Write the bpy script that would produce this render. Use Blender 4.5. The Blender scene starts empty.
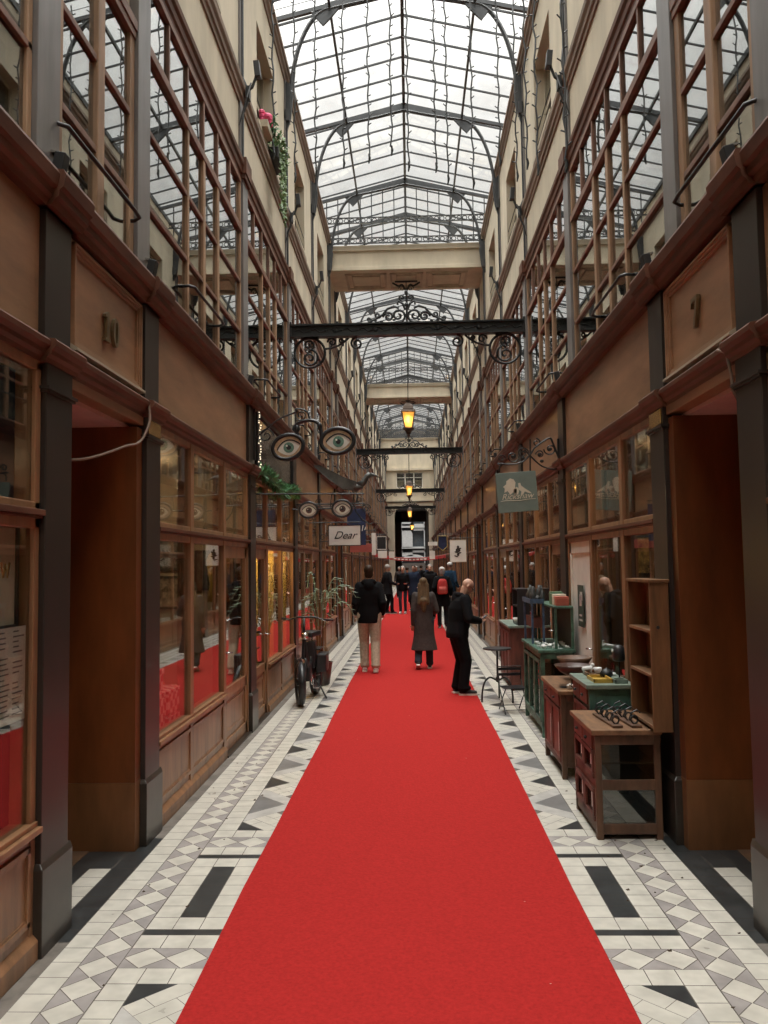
import bpy, bmesh, math, random
from mathutils import Vector, Matrix, noise
random.seed(7)
C = bpy.context.scene.collection
PI = math.pi
R = math.radians

# ------------------------------------------------------------------ helpers
class MB:
    """collects geometry and links it as one mesh object"""
    def __init__(s):
        s.v = []; s.f = []; s.mi = []
    def add(s, vs, fs, m=0):
        n = len(s.v); s.v += [tuple(p) for p in vs]
        for f in fs:
            s.f.append([n + i for i in f]); s.mi.append(m)
        return s
    def box(s, x0, x1, y0, y1, z0, z1, m=0):
        x0, x1 = min(x0, x1), max(x0, x1); y0, y1 = min(y0, y1), max(y0, y1); z0, z1 = min(z0, z1), max(z0, z1)
        vs = [(x0,y0,z0),(x1,y0,z0),(x1,y1,z0),(x0,y1,z0),(x0,y0,z1),(x1,y0,z1),(x1,y1,z1),(x0,y1,z1)]
        return s.add(vs, [(0,3,2,1),(4,5,6,7),(0,1,5,4),(1,2,6,5),(2,3,7,6),(3,0,4,7)], m)
    def obox(s, c, size, rot=(0,0,0), m=0):
        from mathutils import Euler
        M = Euler(rot).to_matrix(); c = Vector(c); a, b, d = [q/2 for q in size]
        vs = [c + M @ Vector(p) for p in [(-a,-b,-d),(a,-b,-d),(a,b,-d),(-a,b,-d),(-a,-b,d),(a,-b,d),(a,b,d),(-a,b,d)]]
        return s.add(vs, [(0,3,2,1),(4,5,6,7),(0,1,5,4),(1,2,6,5),(2,3,7,6),(3,0,4,7)], m)
    def bar(s, a, b, w, h, m=0, up=(0,0,1)):
        a = Vector(a); b = Vector(b); d = (b - a).normalized(); u = Vector(up)
        if abs(d.dot(u)) > .98: u = Vector((1,0,0))
        x = d.cross(u).normalized(); y = x.cross(d).normalized()
        vs = []
        for p in (a, b):
            for i, j in ((-1,-1),(1,-1),(1,1),(-1,1)):
                vs.append(p + x*(i*w/2) + y*(j*h/2))
        return s.add(vs, [(0,3,2,1),(4,5,6,7),(0,1,5,4),(1,2,6,5),(2,3,7,6),(3,0,4,7)], m)
    def tube(s, pts, r, n=8, m=0, closed=False, flat=1.0):
        pts = [Vector(p) for p in pts]; k = len(pts)
        rs = r if isinstance(r, (list, tuple)) else [r]*k
        vs = []; prev = None
        for i, p in enumerate(pts):
            if closed: d = pts[(i+1) % k] - pts[i-1]
            else: d = pts[min(i+1, k-1)] - pts[max(i-1, 0)]
            if d.length < 1e-9: d = Vector((0,0,1))
            d.normalize()
            if prev is None:
                a = Vector((0,0,1)) if abs(d.z) < .9 else Vector((1,0,0))
                x = d.cross(a).normalized()
            else:
                x = prev - d*prev.dot(d)
                x = x.normalized() if x.length > 1e-6 else d.orthogonal().normalized()
            prev = x; y = d.cross(x)
            for j in range(n):
                t = 2*PI*j/n
                vs.append(p + x*(math.cos(t)*rs[i]) + y*(math.sin(t)*rs[i]*flat))
        fs = []
        for i in range(k if closed else k-1):
            q = (i+1) % k
            for j in range(n):
                fs.append((i*n+j, i*n+(j+1)%n, q*n+(j+1)%n, q*n+j))
        if not closed:
            fs.append(tuple(range(n))[::-1]); fs.append(tuple((k-1)*n+j for j in range(n)))
        return s.add(vs, fs, m)
    def curve(s, pts, r, n=8, m=0, k=6):
        P = [Vector(p) for p in pts]; P = [P[0]*2-P[1]] + P + [P[-1]*2-P[-2]]; out = []
        for i in range(1, len(P)-2):
            a, b, c, d = P[i-1:i+3]
            for j in range(k):
                t = j/k; out.append(.5*((2*b)+(c-a)*t+(2*a-5*b+4*c-d)*t*t+(3*b-a-3*c+d)*t**3))
        return s.tube(out+[P[-2]], r, n, m)
    def lathe(s, prof, c=(0,0,0), n=16, m=0, sx=1, sy=1, rot=None):
        vs = []; c = Vector(c)
        for (r, z) in prof:
            for j in range(n):
                t = 2*PI*(j+.5)/n
                p = Vector((r*math.cos(t)*sx, r*math.sin(t)*sy, z))
                if rot is not None: p = rot @ p
                vs.append(c + p)
        fs = []
        for i in range(len(prof)-1):
            for j in range(n):
                fs.append((i*n+j, i*n+(j+1)%n, (i+1)*n+(j+1)%n, (i+1)*n+j))
        fs.append(tuple(range(n))[::-1]); fs.append(tuple((len(prof)-1)*n+j for j in range(n)))
        return s.add(vs, fs, m)
    def prism(s, poly, off, m=0):
        off = Vector(off); poly = [Vector(p) for p in poly]; n = len(poly)
        vs = poly + [p + off for p in poly]
        fs = [tuple(range(n))[::-1], tuple(n+i for i in range(n))]
        fs += [(i, (i+1)%n, n+(i+1)%n, n+i) for i in range(n)]
        return s.add(vs, fs, m)
    def ell(s, c, r, m=0, n=16, k=10, rot=None):
        if isinstance(r, (int, float)): r = (r, r, r)
        c = Vector(c); vs = [c + ((rot @ Vector((0,0,-r[2]))) if rot else Vector((0,0,-r[2])))]
        for i in range(1, k):
            a = -PI/2 + PI*i/k
            for j in range(n):
                t = 2*PI*j/n
                p = Vector((r[0]*math.cos(a)*math.cos(t), r[1]*math.cos(a)*math.sin(t), r[2]*math.sin(a)))
                if rot: p = rot @ p
                vs.append(c + p)
        p = Vector((0,0,r[2])); vs.append(c + (rot @ p if rot else p))
        fs = [(0, 1+(j+1)%n, 1+j) for j in range(n)]
        for i in range(k-2):
            for j in range(n):
                a = 1+i*n; fs.append((a+j, a+(j+1)%n, a+n+(j+1)%n, a+n+j))
        L = len(vs)-1; a = 1+(k-2)*n
        fs += [(a+j, a+(j+1)%n, L) for j in range(n)]
        return s.add(vs, fs, m)
    def cap(s, a, b, ra, rb, n=12, m=0):
        """tapered capsule"""
        a = Vector(a); b = Vector(b); d = b - a; L = d.length
        if L < 1e-6: return s.ell(a, ra, m)
        d /= L; pts = []; rs = []
        for i in range(1, 5):
            t = PI/2*i/5; pts.append(a - d*ra*math.cos(t)); rs.append(ra*math.sin(t))
        pts.append(a); rs.append(ra); pts.append(b); rs.append(rb)
        for i in range(4, 0, -1):
            t = PI/2*i/5; pts.append(b + d*rb*math.cos(t)); rs.append(rb*math.sin(t))
        return s.tube(pts, rs, n, m)
    def loft(s, rings, n=20, m=0):
        """rings = (cx,cy,cz,rx,ry[,power]) horizontal super-ellipses"""
        vs = []
        for rg in rings:
            cx, cy, cz, rx, ry = rg[:5]
            for j in range(n):
                t = 2*PI*j/n
                vs.append((cx+rx*math.cos(t), cy+ry*math.sin(t), cz))
        fs = []; k = len(rings)
        for i in range(k-1):
            for j in range(n):
                fs.append((i*n+j, i*n+(j+1)%n, (i+1)*n+(j+1)%n, (i+1)*n+j))
        fs.append(tuple(range(n))[::-1]); fs.append(tuple((k-1)*n+j for j in range(n)))
        return s.add(vs, fs, m)
    def mesh(s, name):
        me = bpy.data.meshes.new(name); me.from_pydata(s.v, [], s.f)
        me.polygons.foreach_set('material_index', s.mi)
        bm = bmesh.new(); bm.from_mesh(me); bmesh.ops.recalc_face_normals(bm, faces=bm.faces); bm.to_mesh(me); bm.free()
        return me
    def build(s, name, mats, parent=None, smooth=False, bevel=0, voxel=0, relax=4):
        me = s.mesh(name)
        if not isinstance(mats, (list, tuple)): mats = [mats]
        for m in mats: me.materials.append(m)
        o = bpy.data.objects.new(name, me); C.objects.link(o)
        if voxel:
            md = o.modifiers.new('Remesh', 'REMESH'); md.mode = 'VOXEL'; md.voxel_size = voxel; md.use_smooth_shade = True
            if relax:
                sm = o.modifiers.new('Smooth', 'SMOOTH'); sm.factor = .5; sm.iterations = relax
            dg = bpy.context.evaluated_depsgraph_get(); ev = o.evaluated_get(dg)
            nm = bpy.data.meshes.new_from_object(ev); o.modifiers.clear(); o.data = nm; nm.name = name
            if not nm.materials:
                for m in mats: nm.materials.append(m)
            smooth = True
        if bevel:
            b = o.modifiers.new('Bevel', 'BEVEL'); b.width = bevel; b.segments = 2; b.limit_method = 'ANGLE'; b.angle_limit = R(50)
        if smooth:
            o.data.polygons.foreach_set('use_smooth', [True]*len(o.data.polygons))
        if parent is not None: o.parent = parent
        return o

def tag(o, label=None, cat=None, group=None, kind=None):
    if label: o['label'] = label
    if cat: o['category'] = cat
    if group: o['group'] = group
    if kind: o['kind'] = kind
    return o
def empty(name, loc=(0,0,0), rz=0, label=None, cat=None, group=None, kind=None):
    o = bpy.data.objects.new(name, None); C.objects.link(o); o.empty_display_size = .1
    o.location = loc; o.rotation_euler = (0,0,rz)
    return tag(o, label, cat, group, kind)
KIDS = {}
def kids(o):
    return [c for c in bpy.data.objects if c.parent == o]
def copy_tree(o, loc=None, rz=None, label=None, group=None, parent=None, name=None):
    c = o.copy(); C.objects.link(c)
    if parent is not None: c.parent = parent
    if loc is not None: c.location = loc
    if rz is not None: c.rotation_euler = (0,0,rz)
    if label: c['label'] = label
    if group: c['group'] = group
    if name: c.name = name
    for ch in kids(o):
        copy_tree(ch, parent=c)
    return c
def struct(name, mb, mats, parent=None, **k):
    o = mb.build(name, mats, parent, **k)
    if parent is None: o['kind'] = 'structure'
    return o
def sroot(name, loc=(0,0,0)):
    return empty(name, loc, kind='structure')
def spiral(c, r0, r1, turns, a0, ax, ay, n=26):
    """points of a spiral in the plane of ax, ay"""
    c = Vector(c); ax = Vector(ax); ay = Vector(ay); out = []
    for i in range(n+1):
        t = i/n; r = r0+(r1-r0)*t; a = a0+turns*2*PI*t
        out.append(c + ax*(r*math.cos(a)) + ay*(r*math.sin(a)))
    return out
def arc(c, r, a0, a1, ax, ay, n=14, r2=None):
    c = Vector(c); ax = Vector(ax); ay = Vector(ay); r2 = r2 or r
    return [c + ax*(r*math.cos(R(a0+(a1-a0)*i/n))) + ay*(r2*math.sin(R(a0+(a1-a0)*i/n))) for i in range(n+1)]
def text_mesh(name, body, size, mat, parent, loc, rot, shear=0, depth=.003, align='CENTER', sp=1.0):
    cu = bpy.data.curves.new(name, 'FONT'); cu.body = body; cu.size = size; cu.extrude = depth; cu.shear = shear
    cu.align_x = align; cu.align_y = 'CENTER'; cu.space_character = sp
    t = bpy.data.objects.new(name+'_curve', cu); C.objects.link(t)
    dg = bpy.context.evaluated_depsgraph_get(); me = bpy.data.meshes.new_from_object(t.evaluated_get(dg))
    bpy.data.objects.remove(t); me.name = name
    me.materials.clear(); me.materials.append(mat)
    o = bpy.data.objects.new(name, me); C.objects.link(o); o.location = loc; o.rotation_euler = rot
    if parent is not None: o.parent = parent
    return o

# ------------------------------------------------------------------ materials
def _mat(name):
    m = bpy.data.materials.new(name); m.use_nodes = True
    nt = m.node_tree; nt.nodes.clear()
    out = nt.nodes.new('ShaderNodeOutputMaterial')
    return m, nt, out
def pmat(name, col, rough=.6, metal=0, var=.12, scale=(6,6,6), bump=0, spec=.5, detail=4, col2=None, coat=0, emit=None, estr=0, sheen=0, rvar=0):
    m, nt, out = _mat(name); N = nt.nodes.new; L = nt.links.new
    b = N('ShaderNodeBsdfPrincipled'); L(b.outputs[0], out.inputs[0])
    b.inputs['Roughness'].default_value = rough; b.inputs['Metallic'].default_value = metal
    b.inputs['Specular IOR Level'].default_value = spec
    if coat: b.inputs['Coat Weight'].default_value = coat; b.inputs['Coat Roughness'].default_value = .12
    if sheen: b.inputs['Sheen Weight'].default_value = sheen
    g = N('ShaderNodeNewGeometry'); mp = N('ShaderNodeMapping'); mp.inputs['Scale'].default_value = scale
    L(g.outputs['Position'], mp.inputs[0])
    n = N('ShaderNodeTexNoise'); n.inputs['Scale'].default_value = 1; n.inputs['Detail'].default_value = detail; n.inputs['Roughness'].default_value = .6
    L(mp.outputs[0], n.inputs[0])
    cr = N('ShaderNodeValToRGB'); c = Vector(col)
    lo = c*(1-var*1.6); hi = c*(1+var*1.6) if col2 is None else Vector(col2)
    cr.color_ramp.elements[0].position = .3; cr.color_ramp.elements[0].color = (*[max(0,x) for x in lo], 1)
    cr.color_ramp.elements[1].position = .7; cr.color_ramp.elements[1].color = (*[min(1,x) for x in hi], 1)
    L(n.outputs['Fac'], cr.inputs[0]); L(cr.outputs[0], b.inputs['Base Color'])
    if bump:
        bp = N('ShaderNodeBump'); bp.inputs['Strength'].default_value = bump; bp.inputs['Distance'].default_value = .01
        L(n.outputs['Fac'], bp.inputs['Height']); L(bp.outputs[0], b.inputs['Normal'])
    if rvar:
        mr = N('ShaderNodeMapRange'); mr.inputs['To Min'].default_value = rough-rvar; mr.inputs['To Max'].default_value = rough+rvar
        L(n.outputs['Fac'], mr.inputs[0]); L(mr.outputs[0], b.inputs['Roughness'])
    if emit:
        b.inputs['Emission Color'].default_value = (*emit, 1); b.inputs['Emission Strength'].default_value = estr
    return m
def glass(name, tint=(.95,.96,.95), f0=.06, rough=.0, dirt=0, power=5.0):
    m, nt, out = _mat(name); N = nt.nodes.new; L = nt.links.new
    tr = N('ShaderNodeBsdfTransparent'); tr.inputs[0].default_value = (*tint, 1)
    gl = N('ShaderNodeBsdfGlossy'); gl.inputs['Roughness'].default_value = rough; gl.inputs[0].default_value = (.96,.97,.97,1)
    ge = N('ShaderNodeNewGeometry'); dt = N('ShaderNodeVectorMath'); dt.operation = 'DOT_PRODUCT'
    L(ge.outputs['Normal'], dt.inputs[0]); L(ge.outputs['Incoming'], dt.inputs[1])
    ab = N('ShaderNodeMath'); ab.operation = 'ABSOLUTE'; L(dt.outputs['Value'], ab.inputs[0])
    su = N('ShaderNodeMath'); su.operation = 'SUBTRACT'; su.inputs[0].default_value = 1; L(ab.outputs[0], su.inputs[1])
    pw = N('ShaderNodeMath'); pw.operation = 'POWER'; pw.inputs[1].default_value = power; L(su.outputs[0], pw.inputs[0])
    mr = N('ShaderNodeMapRange'); mr.inputs['To Min'].default_value = f0; mr.inputs['To Max'].default_value = 1; L(pw.outputs[0], mr.inputs[0])
    mx = N('ShaderNodeMixShader'); L(mr.outputs[0], mx.inputs[0]); L(tr.outputs[0], mx.inputs[1]); L(gl.outputs[0], mx.inputs[2])
    last = mx
    if dirt:
        df = N('ShaderNodeBsdfDiffuse'); df.inputs[0].default_value = (.55,.55,.5,1)
        n = N('ShaderNodeTexNoise'); n.inputs['Scale'].default_value = 1.2; n.inputs['Detail'].default_value = 5; L(ge.outputs['Position'], n.inputs[0])
        m2 = N('ShaderNodeMapRange'); m2.inputs['From Min'].default_value = .4; m2.inputs['From Max'].default_value = .75; m2.inputs['To Min'].default_value = 0; m2.inputs['To Max'].default_value = dirt
        L(n.outputs['Fac'], m2.inputs[0]); mm = N('ShaderNodeMixShader'); L(m2.outputs[0], mm.inputs[0]); L(mx.outputs[0], mm.inputs[1]); L(df.outputs[0], mm.inputs[2]); last = mm
    L(last.outputs[0], out.inputs[0]); return m
def emat(name, col, st):
    m, nt, out = _mat(name); e = nt.nodes.new('ShaderNodeEmission'); e.inputs[0].default_value = (*col,1); e.inputs[1].default_value = st
    nt.links.new(e.outputs[0], out.inputs[0]); return m

V = (3,3,.6); H = (3,.6,3)
M = {}
M['veneer'] = pmat('veneer', (.29,.155,.082), .45, var=.2, scale=(4,1.2,5), detail=6, coat=.15)
M['frame'] = pmat('frame_wood', (.25,.125,.06), .42, var=.22, scale=(9,9,1.5), detail=5, coat=.2)
M['cornice'] = pmat('cornice_wood', (.115,.046,.026), .55, var=.2, scale=(8,2,8), spec=.3)
M['jamb'] = pmat('jamb_wood', (.155,.048,.014), .38, var=.3, scale=(3,3,.8), detail=7, coat=.2)
M['jamb_low'] = pmat('jamb_wood_low', (.19,.08,.03), .45, var=.25, scale=(3,3,.8), detail=6)
M['pilaster'] = pmat('pilaster_paint', (.028,.021,.018), .38, var=.12, scale=(10,10,1.5), coat=.08, spec=.4, rvar=.06)
M['uppil'] = pmat('pilaster_paint_lit', (.16,.15,.145), .4, var=.12, scale=(10,10,1.5), coat=.2)  # pilaster paint lightened for the daylight on the upper shafts
M['plinth'] = pmat('plinth_stone', (.036,.028,.022), .32, var=.2, scale=(5,5,5), detail=6, coat=.1)
M['plaster'] = pmat('cream_plaster', (.54,.475,.36), .85, var=.1, scale=(2,2,.7), detail=7, bump=.15)
M['band'] = pmat('string_course', (.22,.16,.12), .7, var=.15, scale=(5,1,5))
M['bandlite'] = pmat('gutter_paint', (.42,.36,.27), .7, var=.15, scale=(5,1,5))
M['upframe'] = pmat('upper_frame_wood', (.33,.2,.115), .5, var=.2, scale=(9,9,1.5), detail=5)
M['glazebar'] = pmat('glazing_bar_wood', (.20,.105,.07), .5, var=.2, scale=(9,9,1.5))
M['pink'] = pmat('pink_plaster', (.52,.33,.28), .8, var=.06)
M['iron'] = pmat('black_iron', (.022,.024,.024), .45, var=.2, metal=.3)
M['roofiron'] = pmat('roof_iron', (.05,.053,.056), .5, var=.15, metal=.2)
M['black'] = pmat('black_plastic', (.018,.018,.02), .4, var=.1)
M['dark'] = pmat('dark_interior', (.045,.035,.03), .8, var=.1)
M['room'] = pmat('room_plaster', (.3,.25,.19), .8, var=.08)
M['roomdark'] = pmat('room_brown', (.12,.085,.06), .8, var=.12)
M['roomfloor'] = pmat('room_floorboards', (.14,.08,.045), .45, var=.2, scale=(1,8,1))
M['white'] = pmat('white_paint', (.72,.69,.62), .5, var=.05)
M['tilew'] = pmat('tile_white', (.57,.54,.47), .32, var=.08, scale=(7,7,7), detail=2, rvar=.1)
M['tileb'] = pmat('tile_black', (.035,.037,.037), .32, var=.2, scale=(7,7,7), detail=2)
M['tileg'] = pmat('tile_grey', (.33,.30,.285), .35, var=.1, scale=(7,7,7), detail=2)
M['tilel'] = pmat('tile_lightgrey', (.46,.44,.41), .35, var=.1, scale=(7,7,7), detail=2)
M['tiled'] = pmat('tile_darkgrey', (.17,.165,.16), .35, var=.1, scale=(7,7,7), detail=2)
M['grout'] = pmat('grout', (.16,.14,.12), .9, var=.2)
M['carpet'] = pmat('red_carpet', (.365,.021,.019), .95, var=.1, scale=(60,60,60), bump=.4, spec=.1, detail=3)
M['brass'] = pmat('brass', (.7,.48,.2), .25, metal=1, var=.1)
M['chrome'] = pmat('steel', (.6,.6,.6), .25, metal=1, var=.05)
M['pane'] = glass('window_glass', (.9,.91,.88), .07, power=4.2)
M['pane_up'] = glass('upper_window_glass', (.55,.57,.53), .13, power=3.0)
M['roofglass'] = glass('roof_glass', (.94,.96,.97), .05, dirt=.2)
M['lampglass'] = glass('lamp_glass', (1,.86,.55), .05)

# ------------------------------------------------------------------ camera
CAMX, CAMH = .05, 1.9
cam = bpy.data.cameras.new('camera'); co = bpy.data.objects.new('camera', cam); C.objects.link(co)
cam.sensor_fit = 'VERTICAL'; cam.sensor_height = 36; cam.sensor_width = 27; cam.lens = 800/1024*36; cam.clip_start = .05; cam.clip_end = 400
Yc = Vector((411.5-384, 563-512, 800)).normalized()
up = Vector((-math.sin(R(.95)), -math.cos(R(.95)), 0)); up = (up - Yc*up.dot(Yc)).normalized()
Xc = Yc.cross(up)                       # world axes written in camera coordinates (x right, y down, z forward)
rows = [Vector((Xc[i], Yc[i], up[i])) for i in range(3)]
mt = Matrix((rows[0], -rows[1], -rows[2])).transposed().to_4x4(); mt.translation = Vector((CAMX, 0, CAMH))
co.matrix_world = mt
bpy.context.scene.camera = co
def at(px, py, Y):
    """world point seen at a pixel at distance Y along the passage"""
    d = Vector((px-384, py-512, 800)); w = Vector((Xc.dot(d), Yc.dot(d), up.dot(d)))
    return Vector((CAMX, 0, CAMH)) + w*(Y/w.y)
def ground(px, py, z=0):
    d = Vector((px-384, py-512, 800)); w = Vector((Xc.dot(d), Yc.dot(d), up.dot(d)))
    return Vector((CAMX, 0, CAMH)) + w*((z-CAMH)/w.z)

# ------------------------------------------------------------------ world: overcast, brightest overhead
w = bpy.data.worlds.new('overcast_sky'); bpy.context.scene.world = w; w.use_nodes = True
nt = w.node_tree; nt.nodes.clear(); N = nt.nodes.new; L = nt.links.new
wo = N('ShaderNodeOutputWorld'); bg = N('ShaderNodeBackground'); L(bg.outputs[0], wo.inputs[0])
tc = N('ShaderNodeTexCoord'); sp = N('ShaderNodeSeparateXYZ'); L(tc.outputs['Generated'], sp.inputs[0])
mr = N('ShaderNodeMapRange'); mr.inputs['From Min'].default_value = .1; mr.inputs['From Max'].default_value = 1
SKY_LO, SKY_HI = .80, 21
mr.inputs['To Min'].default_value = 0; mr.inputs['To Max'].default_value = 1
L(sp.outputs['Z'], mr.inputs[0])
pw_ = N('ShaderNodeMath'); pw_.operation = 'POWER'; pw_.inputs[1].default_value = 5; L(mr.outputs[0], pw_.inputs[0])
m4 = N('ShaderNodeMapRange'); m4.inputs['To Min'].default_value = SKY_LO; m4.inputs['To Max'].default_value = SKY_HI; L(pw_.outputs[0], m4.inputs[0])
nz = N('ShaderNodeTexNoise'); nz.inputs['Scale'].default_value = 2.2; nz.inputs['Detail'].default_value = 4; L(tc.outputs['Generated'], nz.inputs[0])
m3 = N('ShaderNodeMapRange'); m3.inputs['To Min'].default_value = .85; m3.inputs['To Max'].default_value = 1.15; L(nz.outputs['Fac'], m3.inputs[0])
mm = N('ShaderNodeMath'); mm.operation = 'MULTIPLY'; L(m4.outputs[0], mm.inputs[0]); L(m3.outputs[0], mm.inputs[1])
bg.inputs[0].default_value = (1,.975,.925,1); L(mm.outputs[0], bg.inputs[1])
sc = bpy.context.scene
vs = sc.view_settings; vs.view_transform = 'Standard'; vs.look = 'None'; vs.gamma = 1; vs.use_curve_mapping = False; vs.exposure = 0
sc.cycles.use_denoising = True
sc.cycles.max_bounces = 8; sc.cycles.diffuse_bounces = 4; sc.cycles.glossy_bounces = 4; sc.cycles.transparent_max_bounces = 24; sc.cycles.caustics_reflective = False
sc.cycles.sample_clamp_indirect = 6
# ------------------------------------------------------------------ layout of the passage
W0 = [4.14]                                  # pilaster centres: door bay, then shop bays
PERIOD = 15.8
PIL = []; BAYS = []                           # BAYS: (y0, y1, kind, period index, number)
def _lay():
    y = .64; PIL.append(y); BAYS.append((y, 4.14, 'shop', 0, 0))
    base = 4.14
    for k in range(4):
        o = base + PERIOD*k
        ys = [o, o+1.55, o+5.20, o+8.74, o+12.27]
        for i, yy in enumerate(ys):
            if yy > 64.5: break
            PIL.append(yy)
            nxt = ys[i+1] if i < 4 else o+PERIOD
            if nxt > 66.5: nxt = 65.5
            BAYS.append((yy, nxt, 'door' if i == 0 else 'shop', k, i))
_lay()
YEND = PIL[-1] if BAYS[-1][1] < 60 else BAYS[-1][1]
PIL.append(YEND)

# ------------------------------------------------------------------ floor
fl = MB(); G = .143; GAP = .0022
def clip_tile(x0, x1, y0, y1, m, s):
    a, b = sorted((s*x0, s*x1))
    fl.add([(a+GAP, y0+GAP, 0), (b-GAP, y0+GAP, 0), (b-GAP, y1-GAP, 0), (a+GAP, y1-GAP, 0)], [(0,1,2,3)], m)
def tri(pts, m, s, z=0):
    fl.add([(s*x, y, z) for x, y in pts], [tuple(range(len(pts)))], m)
def row(x0, x1, y0, y1, n, m, s):
    n = max(1, n); st = (y1-y0)/n
    for i in range(n): clip_tile(x0, x1, y0+i*st, y0+(i+1)*st, m, s)
WHT, BLK, GRY, LGT, DRK = 0, 1, 2, 3, 5
def diamonds(xa, xb, y0, y1, s, along='y'):
    if along == 'y':
        n = max(1, round((y1-y0)/.196)); st = (y1-y0)/n; xm = (xa+xb)/2
        for i in range(n):
            a = y0+i*st; b = a+st; ym = (a+b)/2
            tri([(xm, a), (xb, ym), (xm, b), (xa, ym)], WHT, s, .0)
            g = .006
            tri([(xa, a), (xm-g, a), (xa, ym-g)], GRY, s); tri([(xm+g, a), (xb, a), (xb, ym-g)], GRY, s)
            tri([(xa, ym+g), (xm-g, b), (xa, b)], GRY, s); tri([(xb, ym+g), (xb, b), (xm+g, b)], GRY, s)
    else:
        n = max(1, round((xb-xa)/.202)); st = (xb-xa)/n; ym = (y0+y1)/2
        for i in range(n):
            a = xa+i*st; b = a+st; xm = (a+b)/2; g = .006
            tri([(a, ym), (xm, y0), (b, ym), (xm, y1)], WHT, s)
            tri([(a, y0), (xm-g, y0), (a, ym-g)], GRY, s); tri([(xm+g, y0), (b, y0), (b, ym-g)], GRY, s)
            tri([(a, ym+g), (xm-g, y1), (a, y1)], GRY, s); tri([(b, ym+g), (b, y1), (xm+g, y1)], GRY, s)
XI, XA, XB, XC, XD = .808, 1.237, 1.378, 1.573, 1.72
def tri_section2(y0, y1, s):
    """same field cut into cells of a 45 degree lattice, each cell coloured by the wedge it lies in"""
    n = max(1, round((y1-y0)/.1435)); row(XA, XB, y0, y1, n, WHT, s)
    per0 = 1.225; k = max(1, round((y1-y0)/per0)); per = (y1-y0)/k; q = per/1.225
    h = per/12.0          # half diagonal of a cell
    D = .46
    def cell(poly, m):
        # clip to 0<=x<=D in depth and y range
        def clip(pl, f):
            out = []
            for i in range(len(pl)):
                a, b = pl[i], pl[(i+1) % len(pl)]; fa, fb = f(a), f(b)
                if fa >= 0: out.append(a)
                if (fa >= 0) != (fb >= 0):
                    t = fa/(fa-fb); out.append((a[0]+(b[0]-a[0])*t, a[1]+(b[1]-a[1])*t))
            return out
        for f in (lambda p: p[0]-.003, lambda p: D-p[0], lambda p: p[1]-y0, lambda p: y1-p[1]):
            poly = clip(poly, f)
            if len(poly) < 3: return
        fl.add([(s*(XA-p[0]), p[1], 0) for p in poly], [tuple(range(len(poly)))], m)
    # strips parallel to the wedges: in each period the wedge centred c covers d=|y-c|+x < hX
    for i in range(k):
        a = y0+i*per; c = a+per/2
        hg, hl, hb = .245*q, .425*q, .19*q; g = .0022
        bands = [(0, hg, DRK), (hg, hl, LGT)]
        cell([(0, c-hg), (hg, c), (0, c+hg)], DRK)
        for sg in (-1, 1):
            cell([(0, c+sg*(hg+g)), (hg+g, c), (hl, c), (0, c+sg*hl)], LGT)
        for yy in (a, a+per):
            cell([(0, yy-hb), (hb, yy), (0, yy+hb)] if False else [(0, max(yy-hb, a)), (0, min(yy+hb, a+per)), (hb, yy)], BLK)
            # white square tiles fill round the black wedge: one ring of width t
            t = .145
            lim = per/2-hl
            for sg in (-1, 1):
                if (yy == a and sg < 0) or (yy == a+per and sg > 0): continue
                for jj in range(3):                      # rings of white outward in x
                    r0 = hb+jj*t+g; r1 = hb+(jj+1)*t-g
                    for kk in range(6):                  # tiles along the ring
                        e0 = -.02 + kk*t; 
                        # ring direction (x decreasing, y increasing)
                        def RP(r, e): return ((r+e)/2.0*1.0, (r-e)/2.0)
                        pl = []
                        for (r, e) in ((r0, -r1+2*kk*t+g), (r1, -r1+2*kk*t+g), (r1, -r1+2*(kk+1)*t-g), (r0, -r1+2*(kk+1)*t-g)):
                            x, yq = (r+e)/2, (r-e)/2
                            pl.append((x, yy+sg*yq))
                        # keep outside the light wedge
                        def clip1(pl, f):
                            out = []
                            for i2 in range(len(pl)):
                                a2, b2 = pl[i2], pl[(i2+1) % len(pl)]; fa, fb = f(a2), f(b2)
                                if fa >= 0: out.append(a2)
                                if (fa >= 0) != (fb >= 0):
                                    tt = fa/(fa-fb); out.append((a2[0]+(b2[0]-a2[0])*tt, a2[1]+(b2[1]-a2[1])*tt))
                            return out
                        pl = clip1(pl, lambda p: abs(p[1]-c)+p[0]-hl-g)
                        if len(pl) >= 3: pl = clip1(pl, lambda p: (p[1]-yy)*sg)
                        if len(pl) >= 3: cell(pl, WHT)
def door_section(y0, s):
    """from the near cross band to the far one (1.87 m)"""
    z = y0
    diamonds(.93-.202*2+.04, XB, z, z+.195, s, 'x'); z += .195
    for xa, xb in ((.808, .952), (.952, 1.095), (1.095, XA), (XA, XB)):
        clip_tile(xa, xb, z, z+.143, WHT, s)
        clip_tile(xa, xb, z+.143+.064, z+.143+.064+.143, WHT, s)
    clip_tile(.6, XB, z+.145, z+.205, BLK, s); z += .143+.064+.143
    for i in range(5):
        for xa, xb, m in ((.808, .952, WHT), (.952, 1.095, WHT), (1.095, XA, BLK), (XA, XB, WHT)):
            clip_tile(xa, xb, z+i*.145, z+(i+1)*.145, m, s)
    z += 5*.145
    for xa, xb in ((.808, .952), (.952, 1.095), (1.095, XA), (XA, XB)):
        clip_tile(xa, xb, z, z+.145, WHT, s); clip_tile(xa, xb, z+.209, z+.35, WHT, s)
    clip_tile(.6, XB, z+.147, z+.207, BLK, s); z += .35
    diamonds(.93-.202*2+.04, XB, z, z+.195, s, 'x'); z += .195
    for xa, xb in ((.808, .952), (.952, 1.095), (1.095, XA), (XA, XB)): clip_tile(xa, xb, z, z+.145, WHT, s)
    return z+.145
Y0F = .2
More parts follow.
